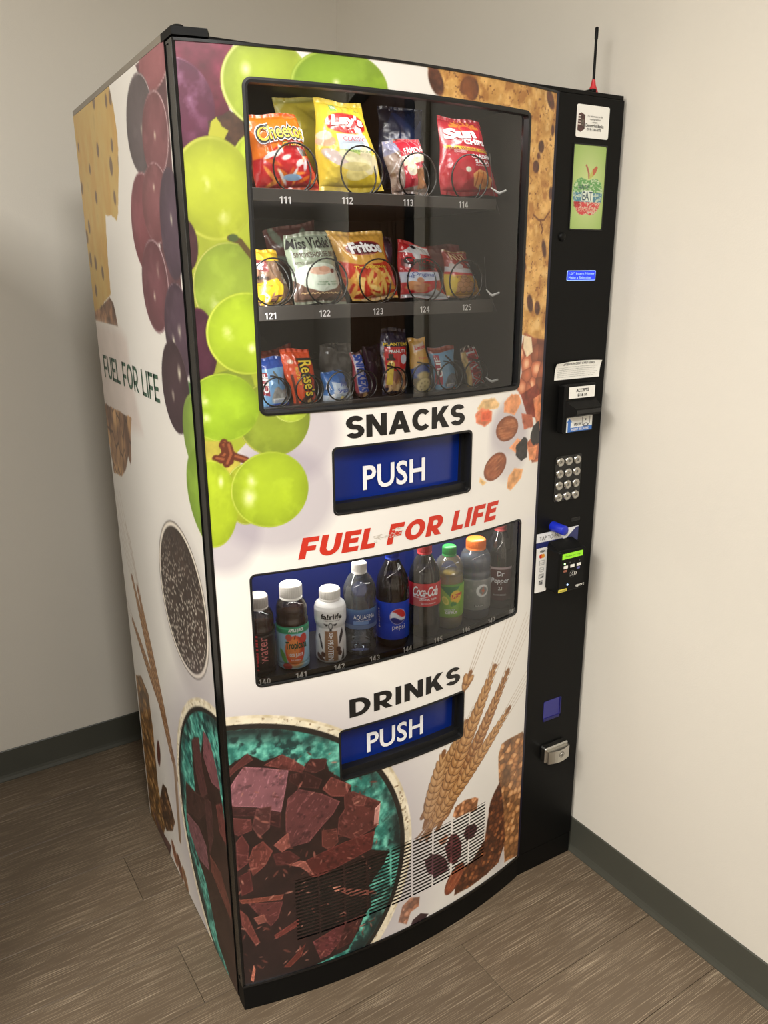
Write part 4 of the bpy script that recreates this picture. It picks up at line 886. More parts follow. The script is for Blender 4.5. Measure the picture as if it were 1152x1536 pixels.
# bill acceptor
ba = MB(); ba.box(.7935, .887, -.022, .0, 1.163, 1.268, BLACK, .003)
ba.add([(.797, -.022, 1.234), (.886, -.022, 1.234), (.882, -.044, 1.220), (.806, -.044, 1.220), (.797, -.022, 1.198), (.886, -.022, 1.198), (.882, -.044, 1.205), (.806, -.044, 1.205)],
       [(0, 1, 2, 3), (0, 3, 7, 4), (4, 7, 6, 5), (1, 5, 6, 2), (3, 2, 6, 7)], BLACK)
ba = ba.obj('bill_acceptor', M)
g = MB(); g.box(.809, .880, -.0447, -.043, 1.2080, 1.2165, GASKET); g.obj('bill_slot', ba)
g = MB(); rr_face(g, .8045, .8800, 1.2385, 1.2635, .001, -.0222, STK)
put_text(g, 'ACCEPTS', sp(-.0230), .824, .861, 1.2520, 1.2590, INK, bold=.025); put_text(g, '$1 & $5', sp(-.0230), .829, .857, 1.2415, 1.2485, INK, bold=.02); g.obj('accepts_sticker', ba)
g = MB()
def art(c):
    c.X = c.X+.0085; c.xs = c.xs+.0085
    c.poly([(.80, 1.16), (.90, 1.16), (.90, 1.1755), (.823, 1.1745), (.823, 1.187), (.8265, 1.187), (.8185, 1.196), (.811, 1.187), (.8145, 1.187), (.8145, 1.16)], (46, 104, 180))
    c.line([(.857, 1.196), (.857, 1.180), (.861, 1.176), (.874, 1.176), (.879, 1.182), (.879, 1.196)], .0012, (40, 40, 40)); c.ell(.868, 1.1785, .007, .004, (60, 60, 60)); c.ell(.868, 1.1785, .005, .0025, (220, 220, 220)); c.ell(.867, 1.190, .002, .002, (30, 30, 30))
flat_art(g, .8020, .8780, 1.1655, 1.1975, -.0228, art, PAPER, .0007, (226, 226, 222))
put_text(g, 'PLUS', sp(-.0232), .8235, .8455, 1.1785, 1.1845, INK, bold=.02, shear=.2); put_text(g, 'INSERT BILL HERE', sp(-.0232), .8155, .8675, 1.1680, 1.1732, WHITE, bold=.01); g.obj('insert_bill_sticker', ba)
# keypad
kp = MB(); rr_face(kp, .7975, .8765, 1.003, 1.1075, .005, 0, BLACKG, th=.0012); kpo = kp.obj('keypad', M)
kb = None
for r_ in range(4):
    for c_ in range(3):
        if kb is None:
            kb = MB().lathe([(.0001, -.0042), (.0045, -.0045), (.0062, -.0058), (.0085, -.0058), (.0102, -.0038), (.0106, -.0012)], CHROME, (0, 0, 0), 20, 'y')
            put_text(kb, '0', s_plane(-.0046), -.0022, .0022, -.003, .003, mat('engraved_grey', (70, 70, 70), .5)); kb = kb.obj('key_button', kpo); o = kb
        else: o = kb.copy(); COL.objects.link(o)
        o.parent = kpo; o.location = (.8108+.0256*c_, 0, 1.0948-.0273*r_)
# blue coin button, slot
MB().lathe([(.0001, -.040), (.0100, -.040), (.0112, -.0385), (.0112, -.012), (.0118, -.006), (.0118, 0)], BLUEB, (.8015, 0, .9460), 24, 'y').obj('return_button', M)
MB().box(.857, .884, -.0012, .0, .9470, .9560, BLACKG, .0004).box(.8595, .8815, -.0014, 0, .9490, .9540, mat('slot_black', (2, 2, 2), .6)).obj('coin_slot', M)
# tap to pay sticker
g = MB()
def art(c):
    c.C[:] = (30, 38, 96); c.poly([(.75, .913), (.848, .9125), (.876, .934), (.75, .934)], (222, 222, 222)); c.poly([(.833, .9125), (.847, .9125), (.840, .9055)], (222, 222, 222)); c.poly([(.75, .9325), (.883, .9325), (.883, .936), (.75, .936)], (210, 210, 214))
flat_art(g, .7535, .8812, .8995, .9345, -.0010, art, PAPER, .0009)
put_text(g, 'TAP TO PAY', sp(-.0016), .762, .827, .9175, .9275, LINE, space=1.05)
g.lathe([(.0062, -.0016), (.0070, -.0016)], LINE, (.8415, 0, .9225), 20, 'y'); put_text(g, ')))', sp(-.0018), .8375, .8465, .9185, .9265, LINE); g.obj('tap_to_pay_sticker', M)
# accepted cards strip
g = MB()
def art(c):
    c.ell(.7700, .8790, .0052, .0052, (206, 44, 36)); c.ell(.7762, .8790, .0052, .0052, (232, 150, 40), al=.9)
    for z0, z1 in ((.8580, .8680),): c.line([(.7665, z0), (.7805, z0), (.7805, z1), (.7665, z1), (.7665, z0)], .0010, (120, 120, 120))
    b, m, d, u, v = c.ell(.7735, .8460, .0072, .0062, (120, 120, 120)); c.ell(.7735, .8460, .0062, .0052, (232, 230, 224))
    c.line([(.7665, .8255), (.7805, .8255), (.7805, .8345), (.7665, .8345), (.7665, .8255)], .0009, (90, 90, 90)); c.poly([(.771, .8262), (.780, .8262), (.780, .831)], (60, 60, 60))
    c.poly([(.7675, .8085), (.7785, .8085), (.7785, .8190), (.7675, .8190)], (64, 64, 70), amp=.4, sc=.002)
flat_art(g, .7555, .7910, .7905, .9030, -.0008, art, PAPER, .0008, (232, 230, 224), .003)
put_text(g, 'VISA', sp(-.0012), .7655, .7815, .8885, .8940, INK, bold=.03, shear=.2); put_text(g, 'apple', sp(-.0012), .768, .779, .8612, .8648, LINE); put_text(g, 'G Pay', sp(-.0012), .769, .778, .8445, .8475, LINE); put_text(g, 'DISC', sp(-.0012), .7675, .7795, .8315, .8338, LINE); put_text(g, 'AM\nEX', sp(-.0012), .7690, .7770, .8098, .8178, STK)
g.obj('accepted_cards_sticker', M)
# card reader
q0 = [(0.7851,0.8988),(0.8668,0.8976),(0.8742,0.7973),(0.7909,0.7992)]
rx0, rx1, rz0, rz1 = q0[0][0], q0[1][0], q0[2][1], q0[0][1]
cr = MB().box(rx0, rx1, -.045, .0, rz0, rz1, BLACK, .004).add([(rx0+.002, -.044, rz1-.002), (rx1-.002, -.044, rz1-.002), (rx1-.004, .0, rz1+.012), (rx0+.006, .0, rz1+.012), (rx0+.002, 0, rz1-.002), (rx1-.002, 0, rz1-.002)], [(0, 1, 2, 3), (0, 3, 4), (1, 5, 2)], BLACK).obj('card_reader', M)
w = rx1-rx0; h = rz1-rz0; ry = -.0453
LCDG = mat('green_lcd', (120, 170, 30), .4, emit=(122, 196, 24), estr=.7)
g = MB(); rr_face(g, rx0+.10*w, rx0+.86*w, rz1-.19*h, rz1-.06*h, .001, ry, LCDG); put_text(g, 'Swipe or Tap', sp(ry-.0012), rx0+.2*w, rx0+.76*w, rz1-.15*h, rz1-.10*h, mat('lcd_ink', (60, 96, 20), .5)); g.obj('reader_screen', cr)
g = MB(); LED = mat('green_led', (200, 255, 180), .3, emit=(190, 255, 160), estr=2.0); LEDB = mat('blue_led', (190, 220, 255), .3, emit=(180, 215, 255), estr=2.0)
g.lathe([(.0001, ry-.0014), (.0022, ry-.0010), (.0024, ry)], LED, (rx0+.2*w, 0, rz1-.30*h), 10, 'y'); g.obj('indicator_light', cr); g = MB(); g.lathe([(.0001, ry-.0014), (.0020, ry-.0010), (.0022, ry)], LEDB, (rx0+.35*w, 0, rz0+.18*h), 10, 'y')
g.obj('indicator_light', cr)
for k in (.4, .58, .76): MB().lathe([(.0001, ry-.001), (.0012, ry)], LINE, (rx0+k*w, 0, rz1-.29*h), 8, 'y').obj('indicator_light', cr)
g = MB()
for k, cc in ((.17, STK), (.42, STK), (.66, STK)): g2 = MB(); rr_face(g2, rx0+k*w, rx0+(k+.15)*w, rz1-.42*h, rz1-.35*h, .0008, ry, cc); g2.obj('card_symbol', cr)
rr_face(g, rx0+.17*w, rx0+.30*w, rz1-.50*h, rz1-.45*h, .0008, ry, mat('rust_ink', (150, 90, 70), .5)); g.obj('card_symbol', cr); g = MB(); rr_face(g, rx0+.67*w, rx0+.78*w, rz1-.49*h, rz1-.44*h, .0008, ry, mat('violet_ink', (96, 96, 160), .5)); g.obj('card_symbol', cr); g = MB()
g.lathe([(.0078, ry-.0004), (.0086, ry-.0004)], LINE, (rx0+.5*w, 0, rz0+.42*h), 24, 'y').obj('contactless_ring', cr); g = MB(); put_text(g, '))))', sp(ry-.0006), rx0+.42*w, rx0+.66*w, rz0+.38*h, rz0+.47*h, STK)
g.obj('contactless_mark', cr); g = MB(); put_text(g, 'eport', sp(ry-.0006), rx0+.66*w, rx0+.98*w, rz0+.06*h, rz0+.14*h, STK, bold=.01); g.obj('reader_lettering', cr)
g = MB(); rr_face(g, rx0+.02*w, rx0+.33*w, rz0+.03*h, rz0+.10*h, .001, ry, mat('yellow_sticker', (226, 210, 80), .4)); put_text(g, 'WARNING', sp(ry-.0012), rx0+.06*w, rx0+.29*w, rz0+.045*h, rz0+.085*h, INK); g.obj('yellow_sticker', cr)
# coin return cup and lock
g = MB()
rr_face(g, .8065, .8625, .4365, .4910, .003, 0, mat('deep_blue_plastic', (44, 44, 120), .35), th=.001)
g.box(.8575, .8625, -.0030, 0, .4365, .4910, mat('dark_blue_plastic', (8, 6, 84), .3), .0008); g.box(.8065, .8625, -.0030, 0, .4365, .4450, mat('dark_blue_plastic'), .0008); g.obj('coin_return_door', M)
lk = MB(); x0, x1, z0, z1 = .8030, .8790, .3270, .3700
lk.box(x0, x1, -.020, 0, z0, z1, CHROME, .003)
arc = [(x0+.006+(x1-x0-.008)*k/8, -.026-.007*math.sin(PI*k/8)) for k in range(9)]
Vv = [(a, b_, z) for z in (z0+.001, z1-.008) for a, b_ in arc]+[(a, -.02, z) for z in (z0+.001, z1-.008) for a, b_ in arc]
lk.add(Vv, [(i, i+1, 9+i+1, 9+i) for i in range(8)]+[(9+i, 9+i+1, 27+i+1, 27+i) for i in range(8)]+[(i+1, i, 18+i, 18+i+1) for i in range(8)]+[(0, 9, 27, 18), (8, 26, 35, 17)], mat('brushed_steel', (205, 202, 194), .35, metal=1))
lk = lk.obj('lock_housing', M)
MB().lathe([(.0001, -.0345), (.0045, -.0345), (.0052, -.0335), (.0052, -.030)], CHROME, (.846, 0, .348), 16, 'y').lathe([(.0070, -.0332), (.0080, -.0332)], INK, (.846, 0, .348), 20, 'y').box(.8452, .8468, -.0348, -.034, .3455, .3505, INK).obj('keyhole', lk)
# antenna on top
an = MB().lathe([(.011, 0), (.010, .004), (.005, .016), (.0035, .026)], mat('red_plastic', (190, 40, 46), .4), (.8835, .045, 1.8466), 16).obj('antenna_base', M)
MB().lathe([(.0028, .024), (.0028, .098), (.0036, .100), (.0036, .119), (.002, .1205), (.0001, .1208)], BLACK, (.8835, .045, 1.8466), 12).obj('antenna_rod', an)
MB().box(.868, .880, .03, .06, 1.8466, 1.8535, BLACK, .002).obj('cable_clip', M)

# ------------------------------------------------------------------ trays and coils
def tray(zf, x0, x1, lip0, lip1, yf=.05):
    t = MB()
    t.box(x0, x1, yf-.0015, yf, lip0, lip1, TRAY, .0004); t.box(x0, x1, yf, .50, lip0, lip0+.0015, TRAYD)
    t.box(x0, x1, yf, .50, zf-.0015, zf, TRAYD); t.box(x0-.002, x0, yf, .5, lip0, lip1, TRAY); t.box(x1, x1+.002, yf, .5, lip0, lip1, TRAY)
    return t.obj('shelf_tray', M)
def coil(parent, cx, zf, r, y0=.056, turns=6, pitch=.065, hand=1):
    pts = []; N_ = int(26*turns)
    for k in range(N_+1):
        a = -PI/2+hand*2*PI*k/26; tt = k/26; yy = y0+(.010*tt if tt < 1 else .010+pitch*(tt-1)); pts.append((cx+r*math.cos(a), yy, zf+r+.003+r*math.sin(a)))
    MB().tube(pts, .0016, WIRE, 6).obj('spiral_coil', parent)
def divider(parent, x, zf, h, y0=.10, y1=.49):
    MB().add([(x, y0, zf), (x, y1, zf), (x, y1, zf+h), (x, y0+.03, zf+h*.96), (x, y0, zf+h*.85)]+[(x+.0015, y0, zf), (x+.0015, y1, zf), (x+.0015, y1, zf+h), (x+.0015, y0+.03, zf+h*.96), (x+.0015, y0, zf+h*.85)],
             [(0, 1, 2, 3, 4), (9, 8, 7, 6, 5), (0, 4, 9, 5), (4, 3, 8, 9), (3, 2, 7, 8)], TRAYD).obj('lane_divider', parent)
ZF1, ZF2, ZF3 = 1.6310, 1.4440, 1.2660
T1 = tray(ZF1, .036, .645, 1.6185, 1.6385); T2 = tray(ZF2, .036, .645, 1.4228, 1.4475); T3 = tray(ZF3, .036, .645, 1.2540, 1.2700)
def numbers(tr, y, lst, h=.0115, w=.022):
    for txt, q in lst:
        g = MB(); put_strokes(g, txt, s_plane(y), q[0]-w/2, q[0]+w/2, q[1]-h/2, q[1]+h/2, WHITE, .15, .09); g.obj('selection_number', tr)
def zip_(ns, qs): return list(zip(ns, qs))
numbers(T1, .0485, zip_(['111', '112', '113', '114'], [(0.1918,1.6211),(0.3114,1.6242),(0.4390,1.6251),(0.5656,1.6257)]))
numbers(T2, .0485, zip_(['121', '122', '123', '124', '125'], [(0.1549,1.4309),(0.2604,1.4321),(0.3725,1.4321),(0.4780,1.4326),(0.5794,1.4335)]))
for tr, lst, zf in ((T1, [(0.2204,1.7224),(0.2168,1.6403),(0.3501,1.7261),(0.3486,1.6402),(0.4689,1.7229),(0.4695,1.6414),(0.5883,1.7294),(0.5910,1.6436)], ZF1), (T2, [(0.1713,1.5287),(0.1670,1.4458),(0.2750,1.5289),(0.2724,1.4464),(0.3824,1.5314),(0.3816,1.4496),(0.4872,1.5317),(0.4880,1.4495),(0.5845,1.5319),(0.5869,1.4523)], ZF2),
        (T3, [(0.1667,1.3134),(0.1639,1.2588),(0.2322,1.3121),(0.2301,1.2575),(0.2979,1.3098),(0.2964,1.2539),(0.3487,1.3086),(0.3479,1.2544),(0.4168,1.3115),(0.4165,1.2548),(0.4877,1.3145),(0.4883,1.2553),(0.5518,1.3157),(0.5531,1.2580),(0.6167,1.3197),(0.6187,1.2610)], ZF3)):
    for k in range(0, len(lst), 2):
        (xa, za), (xb, zb) = lst[k], lst[k+1]; coil(tr, (xa+xb)/2, zf, (za-zb)/2*(.97), pitch=.07 if zf != ZF3 else .045, turns=1.5)
for x, h in ((.046, .10), (.218, .125), (.357, .115), (.495, .115), (.640, .10)): divider(T1, x, ZF1, h)
for x in (.046, .170, .273, .376, .478, .570, .640): divider(T2, x, ZF2, .060)
for x in (.046, .128, .198, .262, .306, .386, .450, .520, .640): divider(T3, x, ZF3, .05, .11)
CLIP = mat('white_plastic_clip', (226, 226, 222), .4)
for tr, q in ((T1, [(0.6370,1.6599),(0.6525,1.6496),(0.6673,1.6551)]), (T2, [(0.6333,1.4674),(0.6441,1.4554),(0.6594,1.4603)]), (T3, [(0.6387,1.2893),(0.6498,1.2801),(0.6639,1.2833)])):
    MB().tube([(q[0][0], .056, q[0][1]), (q[1][0]-.004, .050, q[1][1]+.002), (q[1][0], .048, q[1][1]), (q[2][0], .046, q[2][1])], [.001, .0024, .0028, .0022], CLIP, 6).obj('tray_clip', tr)
for q in ([(0.6311,1.7208),(0.6422,1.6540),(0.6610,1.6103)], [(0.6257,1.5305),(0.6314,1.4726),(0.6629,1.4218)]):
    MB().tube([(a, .055, b_) for a, b_ in q], .0006, LINE, 4).obj('tray_wire', T1)

FILLM = mat('added_fill_strip', (255, 255, 255), .4, emit=(255, 248, 235), estr=3.0)  # glowing strips and lamps added inside the cabinet to brighten the goods
for (x0_, x1_, z_, pw) in ((.06, .66, 1.805, 0.7), (.06, .68, .994, 1.3)):
    lb = MB().box(x0_, x1_, .036, .050, z_-.002, z_+.004, FILLM, .0005).obj('added_fill_strip', M)
    la = area_light('added_fill_glow', ((x0_+x1_)/2, .043, z_-.004), ((x0_+x1_)/2, .12, z_-.35), x1_-x0_, .012, pw, (1, .97, .92)); la.parent = M
MB().box(.070, .078, .022, .030, 1.30, 1.76, FILLM, .0005).obj('added_fill_strip', M)  # upright strip, added as extra fill for the lower tray
la = area_light('added_fill_glow', (.082, .026, 1.42), (.45, .12, 1.30), .008, .34, .9, (1, .97, .92)); la.parent = M
# ------------------------------------------------------------------ snacks
class Bag:
    def __init__(s, q, yt=.115, yb=.092, D=.02, crinkle=.0014, seed=1, seal=.055, lean=0):
        s.q = [np.array((a, y, b_)) for (a, b_), y in zip(q, (yt, yt, yb, yb))]; s.D = D; s.c = crinkle; s.seed = seed; s.seal = seal
    def surf(s, u, v, e=0.0, side=1):
        u = np.asarray(u, float)[..., None]; v = np.asarray(v, float)[..., None]
        TL, TR, BR, BL = s.q
        P = (TL*(1-u)+TR*u)*v+(BL*(1-u)+BR*u)*(1-v)
        uu = u[..., 0]; vv = v[..., 0]
        env = np.clip(1-np.abs(2*uu-1)**2.4, 0, 1)**.8*np.clip(np.sin(PI*np.clip((vv-s.seal)/(1-2*s.seal), 0, 1)), 0, 1)**.45
        w = np.linalg.norm(TR-TL); h = np.linalg.norm(TL-BL)
        cr = (fbm(uu*w, vv*h, .022, .035, s.seed, 3)-.5)*2
        cr = (1-np.abs(cr))*2-1.2
        edge = np.clip(np.minimum(uu, 1-uu)*12, 0, 1)
        fold = np.sin(uu*w*520+s.seed)*np.clip(1-np.minimum(vv, 1-vv)/.16, 0, 1)*.0009
        y = -side*s.D*env-s.c*1.8*cr*edge*(.35+.65*np.clip(1.3-env, 0, 1))+fold-e*side
        P = P.copy(); P[..., 1] += y
        wob = .0022*np.sin(vv*9+s.seed)*(np.abs(2*uu-1)**3)*np.sign(.5-uu); P[..., 0] += wob+.0018*(vv-.5)*0
        P[..., 2] += .0016*np.sin(uu*7+s.seed)*np.abs(2*vv-1)**4
        return P
def make_bag(name, label, cat, q, art, texts=(), group='snacks on the top tray', res=(110, 160), film=None, yt=.115, yb=.092, D=.02, crinkle=.0014, seed=1, bg=(200, 40, 40)):
    B = Bag(q, yt, yb, D, crinkle, seed); c = Canvas(0, 1, 0, 1, 1/res[0], bg, 1/res[1])
    art(c)
    P = B.surf(c.X, c.Z); Q = B.surf(c.X, c.Z, side=-.6)
    P[0, :], P[-1, :] = P[0, :], P[-1, :]
    mb = MB(); mb.grid(P, film or FOIL, c.rgba(), smooth=True)
    nz, nx = c.X.shape; idx = np.arange(nz*nx).reshape(nz, nx)
    cx = c.X[::4, ::4]; cz = c.Z[::4, ::4]
    cx = np.linspace(0, 1, 15); cz = np.linspace(0, 1, 19); CX, CZ = np.meshgrid(cx, cz)
    bk = B.surf(CX, CZ, side=-.5); bk[..., 1] = np.maximum(bk[..., 1], B.surf(CX, CZ)[..., 1]+.0012)
    mb.grid(bk, film or FOIL, np.tile(np.array(list(lin(bg))+[1], np.float32), (CX.size, 1)), smooth=True, flip=True)
    for t in texts:
        t = dict(t); txt = t.pop('t'); b4 = t.pop('b'); m = t.pop('m'); put_text(mb, txt, B.surf, b4[0], b4[1], b4[2], b4[3], m, **t)
    ctr = np.mean(B.q, 0); base = (ctr[0], ctr[1], min(B.q[2][2], B.q[3][2]))
    for i in range(len(mb.v)): mb.v[i] = mb.v[i]-np.array(base)
    o = mb.obj(name, None, base); tag(o, label, cat, group); return o
def T(t, u0, u1, v0, v1, m, **k): return dict(t=t, b=(u0, u1, v0, v1), m=m, eps=k.pop('eps', .0012)+.0012, **k)
IW = WHITE; IK = INK
YEL = mat('yellow_ink', (246, 214, 60), .4); RED = mat('bright_red_ink', (200, 24, 36), .4); BLU = mat('blue_ink', (30, 70, 160), .4); MAR = mat('maroon_ink', (120, 20, 36), .4); GRN = mat('leaf_green_ink', (60, 130, 60), .4); TAN = mat('tan_ink', (222, 190, 140), .4); BRN = mat('brown_ink', (70, 36, 24), .4)
def blobs(c, n, x0, x1, z0, z1, cols, rx, rz, seed, al=1.0, ang=None):
    r = random.Random(seed)
    for _ in range(n):
        c.ell(r.uniform(x0, x1), r.uniform(z0, z1), rx*r.uniform(.6, 1.3), rz*r.uniform(.6, 1.3), r.choice(cols), r.uniform(-1.5, 1.5) if ang is None else ang, al=al, soft=.015)
def seals(c, col):
    c.poly([(0, 0), (1, 0), (1, .035), (0, .035)], col); c.poly([(0, .965), (1, .965), (1, 1), (0, 1)], col)
def arch(k): return lambda U, W: W+k*np.sin(PI*np.clip(U, 0, 1))
def tilt(k, a=0): return lambda U, W: W+k*(U-.5)+a*np.sin(PI*np.clip(U, 0, 1))

# top tray
def a_cheese(c):
    c.C[:] = (238, 122, 30); c.poly([(0, 0), (1, 0), (1, .58), (.75, .66), (.45, .60), (.25, .50), (.12, .42), (0, .40)], (192, 26, 34), amp=.15, sc=.2, soft=.02)
    blobs(c, 16, .2, .98, .08, .55, [(236, 120, 36), (222, 92, 30), (244, 150, 60)], .12, .035, 4); blobs(c, 8, .3, .9, .15, .55, [(240, 232, 230), (228, 210, 214)], .09, .03, 8)
    c.ell(.55, .17, .15, .045, (150, 186, 222)); c.ell(.25, .46, .12, .03, (240, 236, 236), .4); c.poly([(.72, .56), (.92, .52), (.95, .46), (.8, .44)], (30, 24, 30)); seals(c, (214, 90, 30))
make_bag('snack_bag', 'orange and red bag of crunchy cheese snacks at the left end of the top tray', 'snack bag', [(0.1521,1.7600),(0.2450,1.7676)] + [(0.2798,1.6417),(0.1597,1.6369)], a_cheese,
  [T('Cheetos', .10, 1.0, .63, .84, IW, bold=.075, warp=tilt(.25, .18), grow=.13, eps=.0010), T('Cheetos', .10, 1.0, .63, .84, IK, bold=.05, warp=tilt(.25, .18), grow=.05, eps=.0014), T('Cheetos', .11, .99, .645, .825, YEL, bold=.015, warp=tilt(.25, .18), eps=.0018),
   T('Crunchy', .48, .97, .555, .625, IK, bold=.03, shear=.2, eps=.0013, grow=.1), T('Crunchy', .48, .97, .56, .62, YEL, shear=.2, eps=.0016, bold=.01)], bg=(190, 60, 30), seed=3, D=.024)
def a_cheese2(c): c.C[:] = (150, 24, 30); c.tex; blobs(c, 8, 0, 1, 0, .6, [(200, 90, 30)], .15, .04, 3); c.poly([(0, .6), (1, .6), (1, 1), (0, 1)], (200, 96, 30))
make_bag('snack_bag', 'dark red cheese snack bag half hidden behind the first orange bag', 'snack bag', [(0.1744,1.7677),(0.2585,1.7745),(0.2526,1.6519),(0.1745,1.6487)], a_cheese2, bg=(120, 30, 30), yt=.195, yb=.185, seed=5, res=(40, 60))
def a_lays(c):
    c.C[:] = (238, 208, 62); n = fbm(c.X, c.Z, .3, .4, 4); c.put((slice(None), slice(None)), np.clip((n-.5)*3, 0, 1), (250, 228, 110), .8)
    c.ell(.50, .74, .40, .13, (206, 176, 60)); c.ell(.50, .74, .38, .115, (200, 34, 36)); c.poly([(.16, .78), (.0+.16, .68), (.85, .68), (.85, .78)], (200, 34, 36), soft=.02)
    c.poly([(.27, .62), (.80, .62), (.86, .44), (.30, .42)], (206, 222, 238)); c.poly([(.30, .45), (.86, .455), (.86, .40), (.30, .40)], (190, 214, 120))
    c.ell(.12, .54, .13, .06, (226, 176, 140)); c.ell(.10, .60, .1, .05, (240, 220, 190)); c.ell(.24, .36, .20, .07, (214, 196, 206), -.4, al=.9); c.ell(.62, .24, .26, .10, (246, 232, 150), .3); c.ell(.74, .34, .12, .16, (240, 230, 190), .4); c.ell(.55, .34, .28, .07, (244, 238, 190), -.3); c.ell(.9, .3, .07, .12, (250, 240, 190)); c.ell(.55, .27, .24, .05, (226, 214, 150))
    c.poly([(.24, .94), (.37, .94), (.37, .86), (.24, .86)], (160, 196, 96)); seals(c, (232, 206, 80))
make_bag('snack_bag', 'yellow bag of classic potato chips standing upright on the top tray', 'snack bag', [(0.2835,1.7963),(0.3789,1.7941)] + [(0.4149,1.6459),(0.2771,1.6416)], a_lays,
  [T("Lay's", .20, .82, .675, .825, IW, bold=.045, warp=arch(.12), shear=.12), T('CLASSIC', .36, .76, .545, .59, RED, bold=.0), T('REALLY NATURAL', .36, .84, .425, .445, GRN), T('REAL', .255, .36, .885, .92, IW), T('made with\npotatoes', .45, .62, .87, .90, GRN), T('since', .70, .82, .88, .90, GRN)], bg=(226, 196, 60), seed=7, D=.026)
def a_lays2(c): c.C[:] = (232, 212, 74); blobs(c, 8, 0, 1, 0, 1, [(206, 186, 60), (246, 236, 140)], .2, .03, 3); c.poly([(0, .93), (1, .93), (1, 1), (0, 1)], (214, 206, 110))
make_bag('snack_bag', 'second yellow chip bag leaning behind the upright classic chip bag', 'snack bag', [(0.2395,1.8049),(0.3601,1.8204),(0.3631,1.6727),(0.2715,1.6685)], a_lays2, bg=(206, 186, 60), yt=.19, yb=.19, seed=9, res=(40, 60))
make_bag('snack_bag', 'yellow chip bag top at the back under the machine ceiling', 'snack bag', [(0.2658,1.8445),(0.4296,1.8488),(0.4106,1.6916),(0.3069,1.6865)], a_lays2, bg=(206, 186, 60), yt=.26, yb=.26, seed=19, res=(40, 60))
def a_cook(c):
    c.C[:] = (170, 150, 140); c.put((slice(None), slice(None)), np.clip((fbm(c.X, c.Z, .12, .12, 3)-.5)*5, 0, 1), (120, 92, 76), 1)
    c.poly([(.28, .1), (.9, .2), (.95, 1), (.30, .98)], (196, 44, 62), soft=.02); c.poly([(.0, 1), (.28, 1), (.30, .8), (0, .7)], (150, 150, 180), soft=.03); c.poly([(.3, .50), (.95, .60), (.95, .74), (.3, .68)], (236, 230, 200)); c.ell(.5, .45, .14, .12, (238, 232, 206))
    c.poly([(.62, .08), (.92, .12), (.95, .5), (.62, .45)], (150, 98, 56), amp=.4, sc=.1); blobs(c, 22, 0, 1, 0, 1, [(238, 238, 244)], .09, .008, 9, .8)  # thin white streaks paint glints of the clear wrapper into the colour
make_bag('cookie_pack', 'clear wrapped red and white cookie pack on the top tray', 'snack pack', [(0.4207,1.7371),(0.5085,1.7465)] + [(0.5111,1.6449),(0.4340,1.6420)], a_cook, [T('FAMOUS', .38, .9, .74, .84, IW, bold=.02, warp=tilt(.4))], bg=(160, 150, 150), seed=11, crinkle=.0030, D=.022)
def a_navy(c): c.C[:] = (30, 38, 66); blobs(c, 12, 0, 1, 0, 1, [(44, 56, 96), (20, 24, 44)], .3, .1, 3); c.poly([(.35, .42), (.55, .46), (.75, .44), (.55, .40)], (200, 160, 110))
make_bag('snack_bag', 'dark navy bag standing behind the wrapped cookie pack', 'snack bag', [(0.4585,1.8094),(0.5640,1.8185),(0.5654,1.6647),(0.4662,1.6606)], a_navy, bg=(30, 38, 66), yt=.19, yb=.19, seed=13, res=(40, 60))
def a_sun(c):
    c.C[:] = (184, 30, 48); n = fbm(c.X, c.Z, .3, .3, 4); c.put((slice(None), slice(None)), np.clip((n-.5)*3, 0, 1), (150, 20, 38), .6)
    for k in range(7):
        a = PI*(.05+k/6*.9); c.line([(.52+.20*math.cos(a), .87+.045*math.sin(a)), (.52+.33*math.cos(a), .87+.085*math.sin(a))], .035, (216, 130, 50))
    b, m, d, u, v = c.ell(.52, .86, .17, .05, (216, 120, 50)); c.ell(.52, .855, .13, .036, (184, 30, 48))
    c.poly([(.03, .63), (.5, .615), (.97, .60), (.97, .555), (.5, .57), (.05, .585)], (232, 190, 60)); c.ell(.42, .33, .05, .035, (220, 232, 210)); c.poly([(.52, .12), (.50, .28), (.62, .34), (.74, .32), (.88, .22), (.82, .10), (.64, .07)], (222, 140, 70), edge=(246, 190, 120), ew=.03, amp=.2, sc=.08)
    for k in range(3): c.line([(.54+.1*k, .12+.01*k), (.60+.1*k, .30)], .02, (176, 90, 40))
    c.poly([(0, .12), (.3, .24), (.45, .08), (.1, .03)], (214, 70, 80), al=.5, soft=.03); seals(c, (164, 24, 40))
make_bag('snack_bag', 'red bag of whole grain garden salsa chips at the right of the top tray', 'snack bag', [(0.5497,1.7904),(0.6463,1.7863)] + [(0.6864,1.6478),(0.5425,1.6461)], a_sun,
  [T('Sun', .05, .70, .72, .86, IW, bold=.055, warp=tilt(.35)), T('CHIPS', .38, .86, .65, .72, IW, bold=.04), T('100% WHOLE GRAIN', .08, .94, .578, .605, MAR, bold=.03), T('GARDEN\nSALSA', .48, .92, .41, .53, IW, bold=.03, align='CENTER'), T('FLAVORED', .55, .85, .38, .40, IW), T('NATURALLY\nFLAVORED', .18, .42, .535, .57, IW)], bg=(160, 24, 42), seed=15, D=.024)
